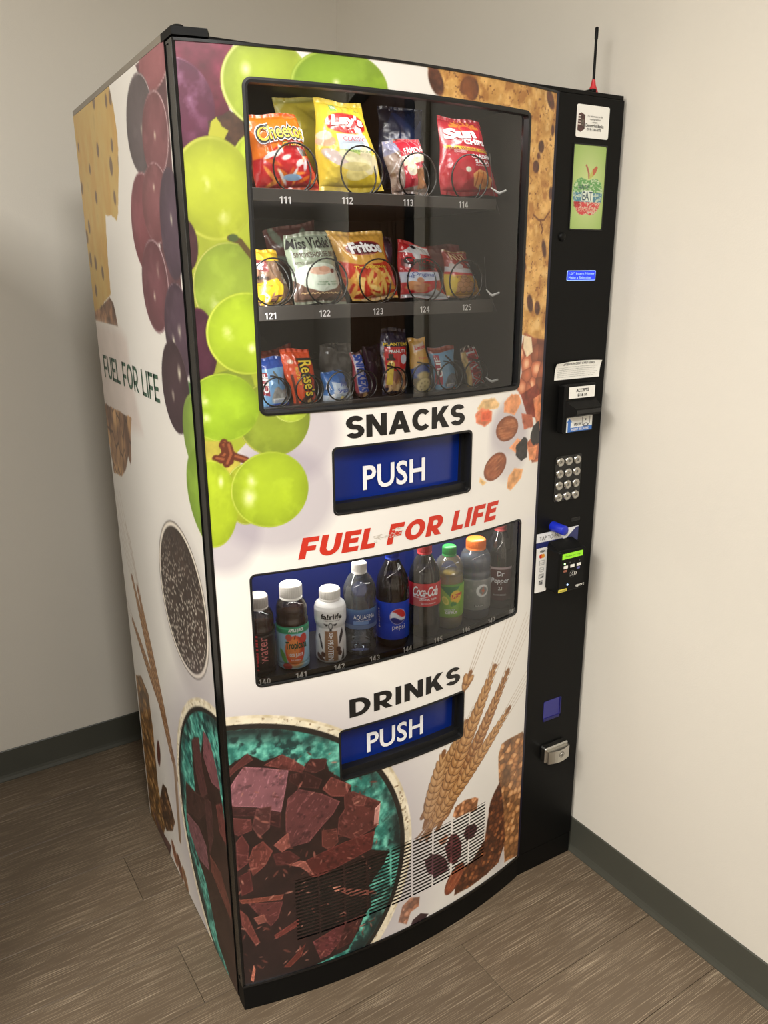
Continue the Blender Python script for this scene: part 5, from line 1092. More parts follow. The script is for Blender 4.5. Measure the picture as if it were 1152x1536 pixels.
# middle tray
G2 = 'snacks on the middle tray'
def a_mini(c):
    c.C[:] = (120, 92, 70); c.poly([(0, .80), (1, .80), (1, 1), (0, 1)], (226, 184, 50)); c.poly([(0, .6), (.4, .6), (.4, .80), (0, .80)], (120, 50, 50)); c.poly([(0, .38), (.62, .50), (.78, .36), (.6, .05), (0, .0)], (226, 190, 44), soft=.02); blobs(c, 14, .0, 1, 0, .6, [(240, 232, 220), (160, 120, 96), (96, 60, 50)], .12, .03, 4)
make_bag('snack_bag', 'yellow and brown bag of mini fudge cookies at the left of the middle tray', 'snack bag', [(0.1487,1.5451),(0.1969,1.5409)] + [(0.2202,1.4458),(0.1462,1.4466)], a_mini,
  [T('er', .05, .28, .63, .75, IW, bold=.05), T('MINIS', .0, .36, .46, .52, IK, bold=.03), T('cookies\nwith fudge', .02, .42, .34, .42, IK)], group=G2, bg=(150, 120, 60), seed=21, D=.02, crinkle=.0028)
def a_vick(c):
    c.C[:] = (150, 162, 140); n = fbm(c.X, c.Z, .4, .3, 4); c.put((slice(None), slice(None)), np.clip((n-.5)*3, 0, 1), (176, 186, 164), .7)
    c.ell(.5, .36, .52, .22, (218, 230, 214)); c.poly([(0, 0), (1, 0), (1, .30), (.8, .22), (.5, .17), (.2, .24), (0, .34)], (112, 84, 70), soft=.015); c.ell(.52, .47, .24, .055, (222, 182, 158)); c.ell(.60, .49, .12, .04, (204, 156, 130)); c.ell(.78, .46, .05, .03, (120, 50, 44)); seals(c, (134, 140, 122)); c.poly([(.0, .05), (1, .05), (1, .08), (0, .08)], (150, 120, 100), al=.6)
make_bag('snack_bag', 'pale green bag of smokehouse kettle chips on the middle tray', 'snack bag', [(0.2139,1.5684),(0.3029,1.5767)] + [(0.3280,1.4465),(0.2243,1.4480)], a_vick,
  [T("Miss Vickie's", .0, 1.0, .78, .94, IK, bold=.02, shear=.15), T('SMOKEHOUSE BBQ', .08, .98, .65, .73, BRN, bold=.0), T('KETTLE COOKED', .08, .4, .56, .60, BRN), T('made with\nlove & care', .40, .86, .27, .33, GRN, align='CENTER'), T('~~~~~~~~~', .1, .9, .14, .17, TAN)], group=G2, bg=(130, 140, 120), seed=23, D=.026)
def a_vick2(c): c.C[:] = (110, 66, 60); blobs(c, 8, 0, 1, 0, 1, [(130, 140, 120), (90, 50, 48)], .2, .06, 5)
make_bag('snack_bag', 'dull maroon bag standing behind the pale green kettle chip bag', 'snack bag', [(0.2086,1.5786),(0.3208,1.6001),(0.3277,1.4626),(0.2408,1.4593)], a_vick2, group=G2, bg=(90, 50, 48), yt=.20, yb=.20, seed=25, res=(40, 60))
def a_frit(c):
    c.C[:] = (208, 158, 66); c.poly([(0, .0), (1, 0), (1, .62), (.7, .54), (.3, .52), (0, .58)], (190, 50, 32), soft=.02); blobs(c, 26, 0, 1, .03, .46, [(234, 190, 100), (222, 164, 76), (244, 210, 130)], .15, .030, 6); c.ell(.5, .76, .34, .10, (150, 40, 40), .06); c.ell(.5, .76, .31, .085, (92, 30, 44), .06); c.poly([(.85, .45), (1, .5), (1, .9), (.9, .7)], (206, 90, 44)); seals(c, (226, 186, 96)); c.poly([(.15, 0), (.9, .0), (.8, .05), (.3, .06)], (206, 190, 170), al=.6)
make_bag('snack_bag', 'tan and red bag of original corn chips in the middle of the middle tray', 'snack bag', [(0.3014,1.5755),(0.4193,1.5775)] + [(0.4471,1.4535),(0.3410,1.4486)], a_frit,
  [T('Fritos', .22, .82, .68, .84, IW, bold=.04, warp=tilt(.08, .12)), T('The ORIGINAL', .18, .80, .47, .51, YEL, bold=.02), T('corn chips', .40, .62, .655, .68, TAN)], group=G2, bg=(196, 140, 60), seed=27, D=.026)
def a_purple(c): c.C[:] = (86, 52, 84); blobs(c, 8, 0, 1, 0, 1, [(200, 190, 196), (120, 90, 110)], .15, .06, 3)
make_bag('snack_bag', 'purple bag behind and right of the corn chip bag', 'snack bag', [(0.4349,1.5700),(0.4818,1.5706),(0.4911,1.4599),(0.4367,1.4610)], a_purple, group=G2, bg=(86, 52, 84), yt=.18, yb=.18, seed=29, res=(30, 50), D=.012)
def a_crk(c):
    c.C[:] = (184, 34, 40); c.poly([(0, .44), (1, .54), (1, .38), (0, .26)], (206, 218, 236)); c.poly([(0, .78), (1, .84), (1, .98), (.5, .98)], (206, 206, 208)); c.ell(.42, .80, .12, .10, (196, 200, 206)); c.ell(.42, .92, .08, .04, (30, 30, 34))
    blobs(c, 9, .2, .9, .12, .34, [(196, 134, 84), (176, 108, 66)], .13, .05, 4, ang=0); c.poly([(0, 0), (1, .0), (1, .08), (.7, .20), (.5, .1), (0, .06)], (196, 200, 206), soft=.02); c.poly([(.05, .55), (.4, .50), (.9, .60), (.9, .70), (.4, .62), (.05, .68)], (54, 30, 40), al=.6)
make_bag('snack_bag', 'red and white bag of caramel popcorn on the middle tray', 'snack bag', [(0.4555,1.5646),(0.5278,1.5479)] + [(0.5642,1.4483),(0.4502,1.4535)], a_crk,
  [T('Cracker', .08, .95, .60, .72, IK, bold=.03, warp=tilt(.2, .2)), T('JACK', .34, .86, .50, .60, IK, bold=.03, warp=tilt(.2)), T('Original', .20, .78, .39, .48, BLU, bold=.0, shear=.25, warp=tilt(.3)), T('THE', .08, .24, .36, .40, BLU)], group=G2, bg=(170, 30, 36), seed=31, D=.02)
def a_nut(c):
    c.C[:] = (150, 44, 36); c.poly([(0, 0), (1, 0), (1, .52), (0, .56)], (216, 160, 52)); c.poly([(0, .52), (1, .50), (1, .62), (0, .66)], (210, 210, 214)); c.poly([(0, .5), (1, .46), (1, .52), (0, .55)], (200, 50, 50)); blobs(c, 5, .15, .85, .66, .72, [(196, 190, 190)], .10, .09, 7, ang=0)
    for x, z in ((.45, .38), (.60, .37), (.35, .28), (.52, .28), (.70, .28), (.26, .17), (.44, .17), (.62, .17), (.80, .16), (.5, .44)): c.ell(x, z, .10, .065, (132, 82, 44)); c.ell(x, z, .088, .055, (188, 132, 80))
    c.poly([(0, 0), (.2, 0), (.3, .4), (.1, .5), (0, .5)], (226, 206, 60), al=.8, soft=.03); seals(c, (150, 110, 70))
make_bag('snack_bag', 'small red and yellow bag of peanuts with stacked nuts, right end of the middle tray', 'snack bag', [(0.5636,1.5443),(0.6207,1.5394)] + [(0.6493,1.4530),(0.5591,1.4510)], a_nut, [T('NUT', .15, .75, .80, .94, TAN, bold=.02, shear=-.2), T('peanuts', .25, .8, .42, .46, IK)], group=G2, bg=(150, 60, 40), seed=33, D=.018)
make_bag('snack_bag', 'dull red bag behind the small peanut bag on the middle tray', 'snack bag', [(0.5648,1.5547),(0.6486,1.5582),(0.6603,1.4566),(0.5779,1.4582)], lambda c: c.poly([(0, 0), (1, 0), (1, 1), (0, 1)], (120, 44, 42), amp=.3, sc=.2), group=G2, bg=(110, 40, 40), yt=.175, yb=.175, seed=35, res=(30, 50), D=.012)
# bottom tray
G3 = 'bars and small packs on the bottom tray'
def a_bar(c):
    c.C[:] = (112, 160, 204); c.poly([(0, .78), (1, .82), (1, 1), (0, 1)], (36, 74, 160)); c.poly([(0, .30), (.24, .28), (.22, .72), (0, .72)], (150, 40, 56)); c.poly([(.3, .24), (.45, .42), (.6, .46), (.75, .38), (1, .42), (1, .16), (.3, .16)], (150, 150, 146), amp=.3, sc=.1); c.line([(.5, .72), (.65, .60), (.62, .52)], .06, (90, 90, 80)); c.poly([(.2, .0), (1, 0), (1, .14), (.2, .12)], (34, 60, 170)); c.poly([(.35, .14), (.8, .15), (.8, .24), (.35, .23)], (206, 210, 206))
TB = [T('CLIF', .01, .21, .34, .70, IW, bold=.03, rot90=True), T('MOUNTAIN\nENERGY', .40, .75, .155, .215, BLU), T('CHOCOLATE', .22, .92, .03, .085, IW, bold=.02)]
make_bag('energy_bar', 'blue energy bar with a mountain picture at the left end of the bottom tray', 'snack bar', [(0.1541,1.3528),(0.2008,1.3537)] + [(0.2023,1.2564),(0.1512,1.2587)], a_bar, TB, group=G3, bg=(60, 100, 170), seed=41, D=.012)
def a_reese(c):
    c.C[:] = (216, 76, 26); c.poly([(.05, .04), (.14, .05), (.2, .6), (.12, .6)], (96, 40, 24)); c.poly([(.2, .02), (.8, .04), (.7, .20), (.45, .24), (.25, .16)], (72, 40, 28), soft=.03); c.poly([(.5, .02), (.7, .04), (.66, .20), (.5, .16)], (214, 166, 96)); seals(c, (190, 60, 20)); c.ell(.22, .80, .10, .035, (226, 190, 170))
make_bag('candy_bar', 'orange peanut butter candy pack on the bottom tray', 'candy bar', [(0.1947,1.3663),(0.2592,1.3641)] + [(0.2638,1.2533),(0.2159,1.2526)], a_reese,
  [T("Reese's", .42, .95, .22, .84, IK, bold=.07, rot90=-1, grow=.03, eps=.001), T("Reese's", .45, .92, .24, .82, YEL, bold=.015, rot90=-1, eps=.0015), T('PEANUT BUTTER', .28, .38, .42, .72, YEL, rot90=-1)], group=G3, bg=(190, 60, 20), seed=43, D=.014)
make_bag('candy_bar', 'dull orange candy pack end behind the front orange candy pack', 'candy bar', [(0.1780,1.3538),(0.2491,1.3692),(0.2557,1.2564),(0.1864,1.2559)], lambda c: c.poly([(0, 0), (1, 0), (1, 1), (0, 1)], (120, 40, 20), amp=.3, sc=.2), group=G3, bg=(120, 40, 20), yt=.18, yb=.18, seed=45, res=(30, 50), D=.01)
def a_fruit(c):
    c.C[:] = (190, 206, 222); c.poly([(0, .75), (1, .6), (1, 1), (0, 1)], (40, 100, 176)); c.poly([(0, .3), (.3, .3), (.25, .75), (0, .8)], (60, 120, 190)); blobs(c, 7, .2, 1, .05, .3, [(150, 160, 172), (226, 230, 236)], .15, .06, 3); c.ell(.55, .2, .07, .07, (220, 200, 110))
make_bag('fruit_snack_pack', 'small blue and white fruit snack pouch on the bottom tray', 'snack pack', [(0.2832,1.3183),(0.3271,1.3192)] + [(0.3415,1.2567),(0.2768,1.2572)], a_fruit, [T('Fruit\nSnacks', .40, .95, .38, .70, BLU, bold=.02, align='RIGHT'), T("WELCH'S", .25, .6, .35, .44, IW), T('A', .02, .2, .48, .72, IW)], group=G3, bg=(60, 110, 180), seed=47, D=.018, crinkle=.002)
make_bag('fruit_snack_pack', 'clear crumpled pouch behind the blue and white fruit snack pouch', 'snack pack', [(0.3065,1.3664),(0.3822,1.3678),(0.3860,1.2477),(0.3146,1.2512)], lambda c: c.poly([(0, 0), (1, 0), (1, 1), (0, 1)], (62, 58, 56), amp=.5, sc=.2), group=G3, bg=(50, 50, 50), yt=.17, yb=.17, seed=49, res=(30, 50), D=.01, crinkle=.003)
def a_snick(c): c.C[:] = (74, 42, 38); c.poly([(.18, .2), (.85, .22), (.80, .96), (.12, .95)], (206, 200, 214)); c.poly([(0, .2), (.16, .2), (.12, 1), (0, 1)], (150, 60, 70)); c.poly([(.3, .02), (.8, .02), (.7, .22), (.4, .2)], (176, 140, 90), amp=.4, sc=.2)
make_bag('candy_bar', 'slim brown, white and blue peanut candy bar standing on the bottom tray', 'candy bar', [(0.3456,1.3504),(0.3727,1.3540)] + [(0.3810,1.2545),(0.3490,1.2547)], a_snick, [T('SNICKERS', .16, .84, .22, .96, BLU, bold=.05, rot90=-1, shear=.15)], group=G3, bg=(74, 42, 38), seed=51, D=.010, res=(30, 90))
make_bag('candy_bar', 'purple wrapper just right of the slim brown candy bar', 'candy bar', [(0.4085,1.3558),(0.4565,1.3601),(0.4605,1.2412),(0.4179,1.2421)], lambda c: c.poly([(0, 0), (1, 0), (1, 1), (0, 1)], (50, 26, 52), amp=.5, sc=.2), group=G3, bg=(50, 30, 50), yt=.17, yb=.17, seed=53, res=(30, 50), D=.008)
def a_plant(c):
    c.C[:] = (36, 34, 58); c.poly([(.05, .16), (.95, .16), (.95, .66), (.05, .66)], (150, 100, 80)); c.poly([(.08, .40), (.9, .40), (.9, .74), (.08, .74)], (200, 40, 44)); c.ell(.78, .56, .14, .07, (220, 226, 240)); blobs(c, 14, .2, .9, .10, .38, [(206, 164, 116), (184, 132, 84), (226, 190, 140)], .14, .05, 4)
    c.poly([(.08, .2), (.3, .2), (.36, .44), (.12, .48)], (226, 196, 70)); c.ell(.26, .49, .13, .055, (222, 190, 90)); c.poly([(.12, .55), (.42, .55), (.42, .58), (.12, .58)], (20, 20, 20)); c.poly([(.18, .56), (.36, .56), (.34, .64), (.18, .64)], (20, 20, 20)); c.ell(.22, .50, .015, .01, (20, 20, 20)); c.ell(.30, .50, .015, .01, (20, 20, 20)); c.poly([(0, 0), (1, 0), (1, .10), (0, .10)], (40, 40, 60)); c.ell(.55, .92, .08, .035, (16, 16, 20))
make_bag('nut_pack', 'tall dark blue and red peanut pack with round hang hole on the bottom tray', 'snack pack', [(0.4161,1.3960),(0.4774,1.3935)] + [(0.4630,1.2582),(0.4089,1.2587)], a_plant, [T('PLANTERS', .04, .92, .755, .80, YEL, bold=.02), T('PEANUTS', .18, .82, .655, .70, IW, bold=.02, warp=tilt(.2))], group=G3, bg=(36, 34, 58), seed=55, D=.014)
def a_lance(c):
    c.C[:] = (206, 156, 66); c.poly([(.0, .30), (1, .40), (1, .54), (.5, .58), (0, .48)], (60, 86, 160)); c.poly([(.15, .76), (.85, .82), (.85, .94), (.15, .88)], (214, 190, 170)); c.poly([(0, 0), (1, 0), (1, .40), (0, .32)], (110, 100, 84)); c.ell(.5, .36, .32, .07, (196, 176, 120)); c.ell(.52, .17, .44, .16, (160, 142, 90)); c.ell(.52, .17, .40, .145, (222, 206, 150))
    for a in range(8): c.ell(.52+.24*math.cos(a*PI/4), .17+.085*math.sin(a*PI/4), .03, .012, (130, 110, 70))
    c.ell(.52, .17, .03, .012, (130, 110, 70))
make_bag('cracker_pack', 'narrow tan and blue cracker pack showing a round cracker on the bottom tray', 'snack pack', [(0.4807,1.3721),(0.5232,1.3728)] + [(0.5290,1.2595),(0.4842,1.2550)], a_lance, [T('Lance', .2, .82, .815, .885, RED, bold=.03, warp=tilt(.35)), T('Toasty', .3, .9, .64, .68, RED)], group=G3, bg=(150, 116, 60), seed=57, D=.012, res=(40, 90))
def a_bar2(c):
    c.C[:] = (120, 168, 204); c.poly([(0, .88), (1, .92), (1, 1), (0, 1)], (150, 60, 40)); c.poly([(0, .26), (.26, .24), (.28, .84), (.10, .86)], (168, 40, 66)); c.poly([(.35, .26), (.5, .40), (.7, .46), (1, .40), (1, .2), (.35, .2)], (120, 130, 140), amp=.3, sc=.1); c.line([(.55, .82), (.75, .70), (.9, .62)], .05, (60, 50, 50)); c.poly([(.2, .0), (1, 0), (1, .14), (.2, .16)], (150, 56, 50)); c.poly([(.42, .18), (.85, .18), (.85, .25), (.42, .25)], (206, 210, 206))
make_bag('energy_bar', 'light blue energy bar with a red top, right of the round cracker pack', 'snack bar', [(0.5317,1.3507),(0.5946,1.3528)] + [(0.5908,1.2544),(0.5427,1.2514)], a_bar2, [T('CLIF', .08, .26, .40, .80, IW, bold=.03, rot90=True), T('OUTDOOR', .44, .84, .19, .235, BLU)], group=G3, bg=(90, 120, 160), seed=59, D=.012)
def a_twix(c): c.C[:] = (66, 50, 46); c.poly([(.12, .12), (.95, .10), (.95, .96), (.20, .92)], (160, 30, 44)); c.poly([(0, .1), (.2, .1), (.25, .9), (0, .9)], (206, 176, 110), amp=.3, sc=.1); blobs(c, 6, 0, 1, .9, 1, [(220, 210, 200)], .2, .015, 3)
make_bag('candy_bar', 'red and gold twin candy bar standing at the right end of the bottom tray', 'candy bar', [(0.6122,1.3463),(0.6510,1.3527)] + [(0.6655,1.2627),(0.6243,1.2574)], a_twix, [T('TWIX', .22, .95, .08, .94, IW, bold=.07, rot90=-1, grow=.02, eps=.001), T('TWIX', .27, .90, .11, .91, RED, bold=.02, rot90=-1, eps=.0016)], group=G3, bg=(66, 50, 46), seed=61, D=.010, res=(30, 80))

# ------------------------------------------------------------------ drinks
g = MB(); strip(g, .7540, .7745, .0055, .0075, BLACKG, .055, .700); strip(g, .7545, .7565, .0075, .20, TRAYD, .04, .715)
DS = g.obj('drink_shelf', M)
for txt, q in zip(['140', '141', '142', '143', '144', '145', '146', '147', '148'], [(0.0811,0.7651),(0.1511,0.7649),(0.2279,0.7648),(0.3044,0.7650),(0.3805,0.7659),(0.4580,0.7657),(0.5353,0.7664),(0.6125,0.7651),(0.6820,0.7658)]):
    g = MB(); put_strokes(g, txt, s_rec(.0055), q[0]-.0110, q[0]+.0110, q[1]-.0034, q[1]+.0086, WHITE, .15, .09); g.obj('selection_number', DS)
bk = MB().box(.036, .715, .168, .172, .736, .999, NAVY).obj('blue_backing', M)
MB().box(.036, .060, .02, .168, .736, .999, mat('grey_side_lining', (96, 92, 92), .4)).obj('side_lining', M)

GDR = 'bottled drinks on the drink shelf'
def bottle(name, label, cx, H, r, prof, liquid, level, cap, capr, caph, lab, labcol, art=None, texts=(), turn=0.0, clear=None, flat_body=None, dy=.07, labR=1.01, ribs=True):
    cy = float(bow(cx))+dy; zb = .7570; H = H-.0065
    t = empty(name, label, 'bottle', (cx, cy, zb), GDR)
    body = MB(); pr = [(r*a, H*b_) for a, b_ in prof]
    body.lathe([(0.0001, pr[0][1])]+pr, clear or flat_body, n=36); body.obj('body', t)
    def rad(z):
        for (ra, za), (rb, zb_) in zip(pr[:-1], pr[1:]):
            if za <= z <= zb_: return ra+(rb-ra)*((z-za)/max(1e-6, zb_-za))
        return pr[-1][0]
    if liquid:
        zl = H*level; zs = [H*b_ for a, b_ in prof if .004/H < b_ < level]; LP = [(.0001, .003)]+[((rad(max(z, .004))-.0012), max(z, .003)) for z in [.003]+zs]+[(rad(zl)-.0012, zl), (.0001, zl)]
        MB().lathe(LP, liquid, n=32).obj('liquid', t)
    c0 = H-caph; cp = MB(); P_ = []
    nn = 36
    cp.lathe([(capr*1.02, c0-.001), (capr*1.02, c0+.003), (capr*.97, c0+.0035), (capr, c0+.004), (capr, H-.002), (capr*.93, H), (.0001, H)], cap, n=nn)
    for k in range(0, nn):
        a = 2*PI*k/nn; cp.box(0, 0, 0, 0, 0, 0, cap) if False else None
    co = cp.obj('cap', t)
    if ribs:
        rb = MB()
        for k in range(40):
            a = 2*PI*k/40; ca, sa = math.cos(a), math.sin(a); R1 = capr*.995; R2 = capr*1.03; w_ = .0006
            V = [(R1*ca-w_*sa, R1*sa+w_*ca), (R2*ca, R2*sa), (R1*ca+w_*sa, R1*sa-w_*ca)]
            rb.add([(x, y, z) for z in (c0+.005, H-.003) for x, y in V], [(0, 1, 4, 3), (1, 2, 5, 4)], cap)
        rb.obj('cap_ridges', co, kind='stuff')
    if lab:
        R = r*labR; az = -math.atan2(cx+.404, 1.267+cy)+turn; z0, z1 = lab[0]*H, lab[1]*H
        def sc(u, z, e=0.0):
            u = np.asarray(u, float); z = np.asarray(z, float); rr_ = np.vectorize(rad)(z)*labR+e; th = az+u/R; return np.stack([rr_*np.sin(th), -rr_*np.cos(th), z], -1)
        W_ = PI*R; c = Canvas(-W_*.999, W_*.999, z0, z1, .0012, labcol)
        if art: art(c, R, z0, z1-z0)
        g = MB(); g.grid(sc(c.X, c.Z, .0004), PAPER, c.rgba(), smooth=True)
        for tt in texts:
            tt = dict(tt); txt = tt.pop('t'); b4 = tt.pop('b'); m = tt.pop('m')
            put_text(g, txt, sc, b4[0]*R, b4[1]*R, z0+b4[2]*(z1-z0), z0+b4[3]*(z1-z0), m, **tt)
        g.obj('label', t)
    return t
def TL_(t, u0, u1, v0, v1, m, **k): return dict(t=t, b=(u0, u1, v0, v1), m=m, eps=k.pop('eps', .0009), **k)
PET = clear_mat('clear_bottle_plastic', (246, 248, 248), rough=.05, ior=1.8, body=.09, bodycol=(235, 238, 240)); PETD = clear_mat('cola_bottle_plastic', (216, 210, 206), rough=.06, ior=1.75, body=.02)
WATER = clear_mat('water_fill', (238, 244, 248), rough=.02, ior=1.5)
COLA = mat('cola_liquid', (26, 14, 10), .12); JUICE = mat('apple_juice', (84, 34, 16), .15); REDW = mat('red_drink', (84, 20, 16), .15); TEA = mat('green_tea_liquid', (176, 150, 66), .15); GREY = mat('frosted_blue_drink', (84, 96, 124), .2); EMPTYN = mat('smoked_neck', (66, 60, 56), .1)
CW = mat('white_cap', (226, 222, 214), .45); CWD = mat('grey_white_cap', (176, 168, 160), .45); CR = mat('red_cap', (196, 44, 52), .4); CG = mat('green_cap', (40, 140, 62), .4); CO = mat('orange_cap', (232, 116, 40), .4); CB = mat('blue_cap', (24, 54, 160), .4)
COLAP = [(.80, 0), (.95, .03), (1, .07), (1, .22), (.97, .27), (1, .34), (1, .56), (.99, .62), (.90, .72), (.70, .80), (.48, .87), (.36, .92), (.36, .95)]
WIDEP = [(.85, 0), (.98, .03), (1, .08), (.97, .10), (1, .12), (1, .52), (.96, .54), (1, .56), (1, .60), (.93, .62), (.97, .66), (.95, .74), (.84, .80), (.68, .84), (.62, .86), (.62, .90)]
bottle('juice_drink_bottle', 'dark red drink bottle with sideways lettering and pale cap, partly hidden at the left end', .0995, .168, .030, WIDEP, REDW, .70, CWD, .0195, .026, (.06, .58), (28, 16, 18),
  lambda c, R, z0, h: c.poly([(-.9*R, z0), (0.0, z0), (0.0, z0+h*.95), (-.9*R, z0+h*.95)], (34, 18, 22)), [TL_('vitamin', -.62, -.12, .0, .95, mat('coral_ink', (226, 60, 70), .4), bold=.03, rot90=True), TL_('water', -.02, .48, .25, .90, mat('pale_coral_ink', (206, 120, 120), .4), rot90=True)], clear=PETD)
def a_trop(c, R, z0, h):
    c.C[:] = (150, 190, 214); c.poly([(-3*R, z0+h*.84), (3*R, z0+h*.84), (3*R, z0+h), (-3*R, z0+h)], (44, 140, 96)); c.ell(.02*R, z0+h*.44, .62*R, h*.36, (206, 70, 40), amp=.15, sc=.01); c.ell(-.1*R, z0+h*.5, .45*R, h*.26, (232, 150, 70), soft=.006, al=.8); c.ell(.05*R, z0+h*.12, .5*R, h*.10, (226, 160, 80), soft=.004, al=.6)
    c.ell(-.75*R, z0+h*.30, .16*R, h*.18, (90, 160, 70), .4); c.line([(.0, z0+h*.72), (.05*R, z0+h*.80)], .002, (60, 40, 20)); c.ell(-.35*R, z0+h*.76, .2*R, h*.08, (190, 80, 60)); c.ell(.6*R, z0+h*.7, .25*R, h*.12, (196, 60, 50)); c.ell(-.5*R, z0+h*.06, .3*R, h*.08, (176, 60, 50))
bottle('apple_juice_bottle', 'apple juice bottle with white cap and apple picture label under a green band', .1640, .181, .0315, WIDEP, JUICE, .72, CW, .0215, .028, (.04, .55), (150, 190, 214), a_trop,
  [TL_('APPLE JUICE', -.35, .60, .87, .96, IW, bold=.02), TL_('Tropicana', -.55, .80, .42, .66, mat('dark_green_ink', (20, 70, 44), .4), bold=.03, warp=arch(.05)), TL_('100% JUICE', -.38, .5, .28, .38, IW, bold=.02), TL_('from concentrate', -.25, .35, .20, .25, IW)], clear=PETD, turn=.1)
def a_fair(c, R, z0, h):
    c.C[:] = (228, 226, 222); c.poly([(-.42*R, z0), (.46*R, z0), (.46*R, z0+h*.56), (-.42*R, z0+h*.56)], (150, 112, 80))
    for q in ([(-1.0, .46), (-.8, .40), (-.7, .26), (-.55, .2), (-.6, .34), (-.85, .5)], [(.9, .6), (.6, .44), (.55, .3), (.75, .38), (1.0, .5)], [(.95, .2), (.8, .1), (.7, 0), (1.0, 0)]): c.poly([(a*R, z0+b_*h) for a, b_ in q], (40, 30, 30))
    for x, z in ((-.75, .05), (-.55, .12), (-.95, .08), (.6, .14), (.5, .22), (-.6, .0)): c.ell(x*R, z0+z*h, .16*R, .05*h, (84, 50, 40), .3)
    c.ell(.0, z0+h*.66, .14*R, h*.075, (40, 40, 40)); c.ell(.0, z0+h*.665, .10*R, h*.055, (228, 226, 222)); c.poly([(-.1*R, z0+h*.70), (-.45*R, z0+h*.72), (-.3*R, z0+h*.66)], (50, 50, 50)); c.poly([(.1*R, z0+h*.70), (.45*R, z0+h*.72), (.3*R, z0+h*.66)], (50, 50, 50)); c.poly([(-.1*R, z0+h*.56), (.1*R, z0+h*.56), (.07*R, z0+h*.60), (-.07*R, z0+h*.60)], (50, 50, 50))
FAIRP = [(.90, 0), (1, .03), (1, .30), (.93, .42), (.92, .50), (1, .54), (1.04, .58), (1.04, .74), (.96, .80), (.70, .845), (.60, .86), (.60, .88)]
bottle('milk_shake_bottle', 'white milk protein shake bottle with cow face and brown panel label', .2430, .158, .0300, FAIRP, None, 0, CW, .0205, .022, (.04, .79), (228, 226, 222), a_fair,
  [TL_('fa!rlife', -.60, .75, .795, .90, IK, bold=.03, warp=arch(.0)), TL_('nutrition plan', -.42, .62, .755, .785, INK), TL_('PROTEIN', -.20, .16, .02, .40, IW, bold=.02, rot90=-1), TL_('30g', -.2, .16, .43, .54, IW, bold=.02, rot90=-1)], flat_body=mat('white_milk_bottle', (228, 226, 222), .4), labR=1.012)
def a_aqua(c, R, z0, h):
    c.C[:] = (44, 70, 126); n = fbm(c.X, c.Z, .02, .008, 4); c.put((slice(None), slice(None)), np.clip((c.Z-z0)/h*2-1.2, 0, 1), (120, 160, 190), .7); c.poly([(-3*R, z0), (3*R, z0), (3*R, z0+h*.22), (-3*R, z0+h*.22)], (96, 116, 150)); c.poly([(-.5*R, z0+h*.24), (.45*R, z0+h*.24), (.45*R, z0+h*.42), (-.5*R, z0+h*.42)], (110, 140, 190))
AQP = [(.80, 0), (.95, .02), (1, .05), (.94, .09), (1, .13), (.94, .17), (1, .22), (.95, .27), (1, .30), (1, .56), (.95, .60), (1, .64), (1, .70), (.92, .76), (.70, .84), (.46, .89), (.38, .91), (.38, .94)]
bottle('water_bottle', 'clear water bottle with white cap and blue label', .3080, .200, .0335, AQP, WATER, .88, CW, .0150, .020, (.32, .54), (44, 70, 126), a_aqua, [TL_('AQUAFINA', -.48, .85, .48, .74, IW, bold=.0), TL_('PURIFIED WATER', -.3, .6, .42, .47, IW)], clear=PET, turn=.1)
def a_pep(c, R, z0, h):
    c.C[:] = (22, 66, 190); x = .34*R; z = z0+h*.62; r = .48*R
    c.ell(x, z, r*1.06, r*1.06, (220, 226, 240)); b, m, d, u, v = c.ell(x, z, r, r, (206, 44, 44)); s_ = v+.35*u+.18*np.sin(u*3.2)
    c.put(b, m*np.clip((.28-s_)*12, 0, 1), (232, 236, 244)); c.put(b, m*np.clip((-.28-s_+.25*u)*12, 0, 1), (20, 40, 130))
bottle('cola_bottle', 'cola bottle with blue label and red, white and blue round emblem', .3850, .213, .0345, COLAP, COLA, .72, CB, .0145, .018, (.10, .50), (22, 66, 190), a_pep, [TL_('pepsi', -.02, .78, .24, .40, IW, bold=.0), TL_('pepsi', -.98, -.80, .3, .8, IW, rot90=True)], clear=PETD)
def a_coke(c, R, z0, h):
    c.C[:] = (196, 30, 40); c.line([(-.7*R, z0+h*.42), (-.2*R, z0+h*.36), (.4*R, z0+h*.46)], .0022, (240, 236, 236), w2=.001)
bottle('cola_bottle', 'cola bottle with bright red cap and red label with white script', .4660, .209, .0345, COLAP, COLA, .72, CR, .0150, .019, (.37, .62), (196, 30, 40), a_coke, [TL_('Coca-Cola', -.72, .92, .45, .88, IW, bold=.02, shear=.35, space=.88), TL_('ORIGINAL TASTE', -.30, .80, .27, .35, IW, bold=.02), TL_('DELICIOUS & REFRESHING', -.15, .75, .10, .15, IW)], clear=PETD)
def a_lip(c, R, z0, h):
    c.C[:] = (130, 176, 56); c.poly([(-3*R, z0+h*.95), (3*R, z0+h*.95), (3*R, z0+h), (-3*R, z0+h)], (96, 150, 60)); c.poly([(-.6*R, z0+h*.94), (.8*R, z0+h*.94), (.2*R, z0+h*.60)], (40, 110, 60)); c.ell(.52*R, z0+h*.62, .40*R, h*.20, (234, 196, 50)); c.poly([(.15*R, z0+h*.56), (1.0*R, z0+h*.62), (1.0*R, z0+h*.74), (.15*R, z0+h*.68)], (206, 50, 40)); c.ell(-.2*R, z0+h*.52, .2*R, h*.14, (226, 220, 100), .5); c.ell(-.2*R, z0+h*.52, .14*R, h*.09, (190, 200, 70), .5)
    for a in (.3, -.5, 1.2): c.ell(.2*R+.2*R*math.cos(a), z0+h*.42, .18*R, h*.05, (60, 130, 50), a)
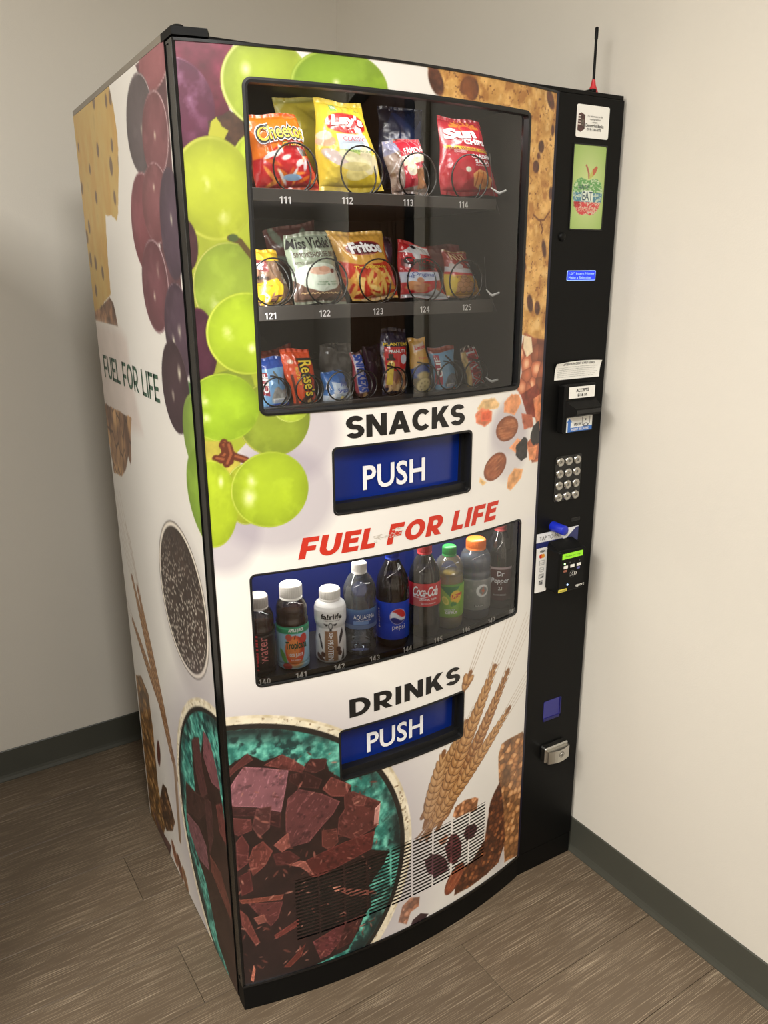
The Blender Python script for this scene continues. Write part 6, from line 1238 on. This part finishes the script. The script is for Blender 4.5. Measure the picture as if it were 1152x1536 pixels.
LIPP = [(.85, 0), (.98, .03), (1, .08), (1, .14), (.96, .16), (1, .18), (1, .62), (.97, .66), (1, .68), (.99, .74), (.86, .82), (.62, .87), (.46, .89), (.46, .91)]
bottle('iced_tea_bottle', 'pale green tea bottle with green cap and leafy lemon label', .5340, .190, .0325, LIPP, TEA, .67, CG, .0150, .020, (.16, .58), (130, 176, 56), a_lip, [TL_('LIPTON', .18, .86, .595, .685, YEL, bold=.03), TL_('GREEN TEA', -.25, .45, .22, .27, IW), TL_('CITRUS', -.2, .62, .12, .20, IW, bold=.03)], clear=PET)
def a_gat(c, R, z0, h):
    c.C[:] = (120, 122, 120); c.put((slice(None), slice(None)), np.clip((fbm(c.X, c.Z, .008, .008, 3)-.5)*3, 0, 1), (142, 142, 136), .8); c.ell(.52*R, z0+h*.64, .42*R, .42*R, (216, 218, 216)); c.ell(.56*R, z0+h*.64, .27*R, .27*R, (120, 122, 120)); c.poly([(.6*R, z0+h*.78), (.42*R, z0+h*.62), (.54*R, z0+h*.62), (.46*R, z0+h*.48), (.7*R, z0+h*.66), (.58*R, z0+h*.66)], (196, 90, 50)); c.poly([(0, z0+h*.12), (.6*R, z0+h*.12), (.6*R, z0+h*.18), (0, z0+h*.18)], (60, 60, 60))
GATP = [(.88, 0), (1, .03), (1, .10), (.97, .12), (1, .14), (1, .52), (.96, .54), (1, .56), (1, .60), (.95, .62), (1, .64), (1, .74), (.94, .80), (.76, .86), (.58, .885), (.58, .90)]
bottle('sports_drink_bottle', 'pale blue sports drink bottle with wide orange cap and grey label', .6140, .189, .0350, GATP, GREY, .80, CO, .0215, .022, (.14, .53), (120, 122, 120), a_gat, [TL_('GLACIER', .05, .55, .125, .17, IW)], clear=PET)
def a_drp(c, R, z0, h): c.C[:] = (84, 40, 40); c.poly([(-3*R, z0+h*.93), (3*R, z0+h*.93), (3*R, z0+h), (-3*R, z0+h)], (190, 170, 170))
bottle('cola_bottle', 'maroon labelled soda bottle with dull red cap at the far right of the drink shelf', .6955, .208, .0335, COLAP, COLA, .66, mat('dull_red_cap', (140, 50, 50), .4), .0140, .017, (.12, .52), (84, 40, 40), a_drp, [TL_('Dr\nPepper', -.50, .75, .48, .88, IW, bold=.02, align='CENTER', shear=.1), TL_('23', -.02, .26, .31, .42, IW, bold=.02), TL_('FLAVORS BLENDED', -.3, .55, .14, .19, IW)], clear=PETD)
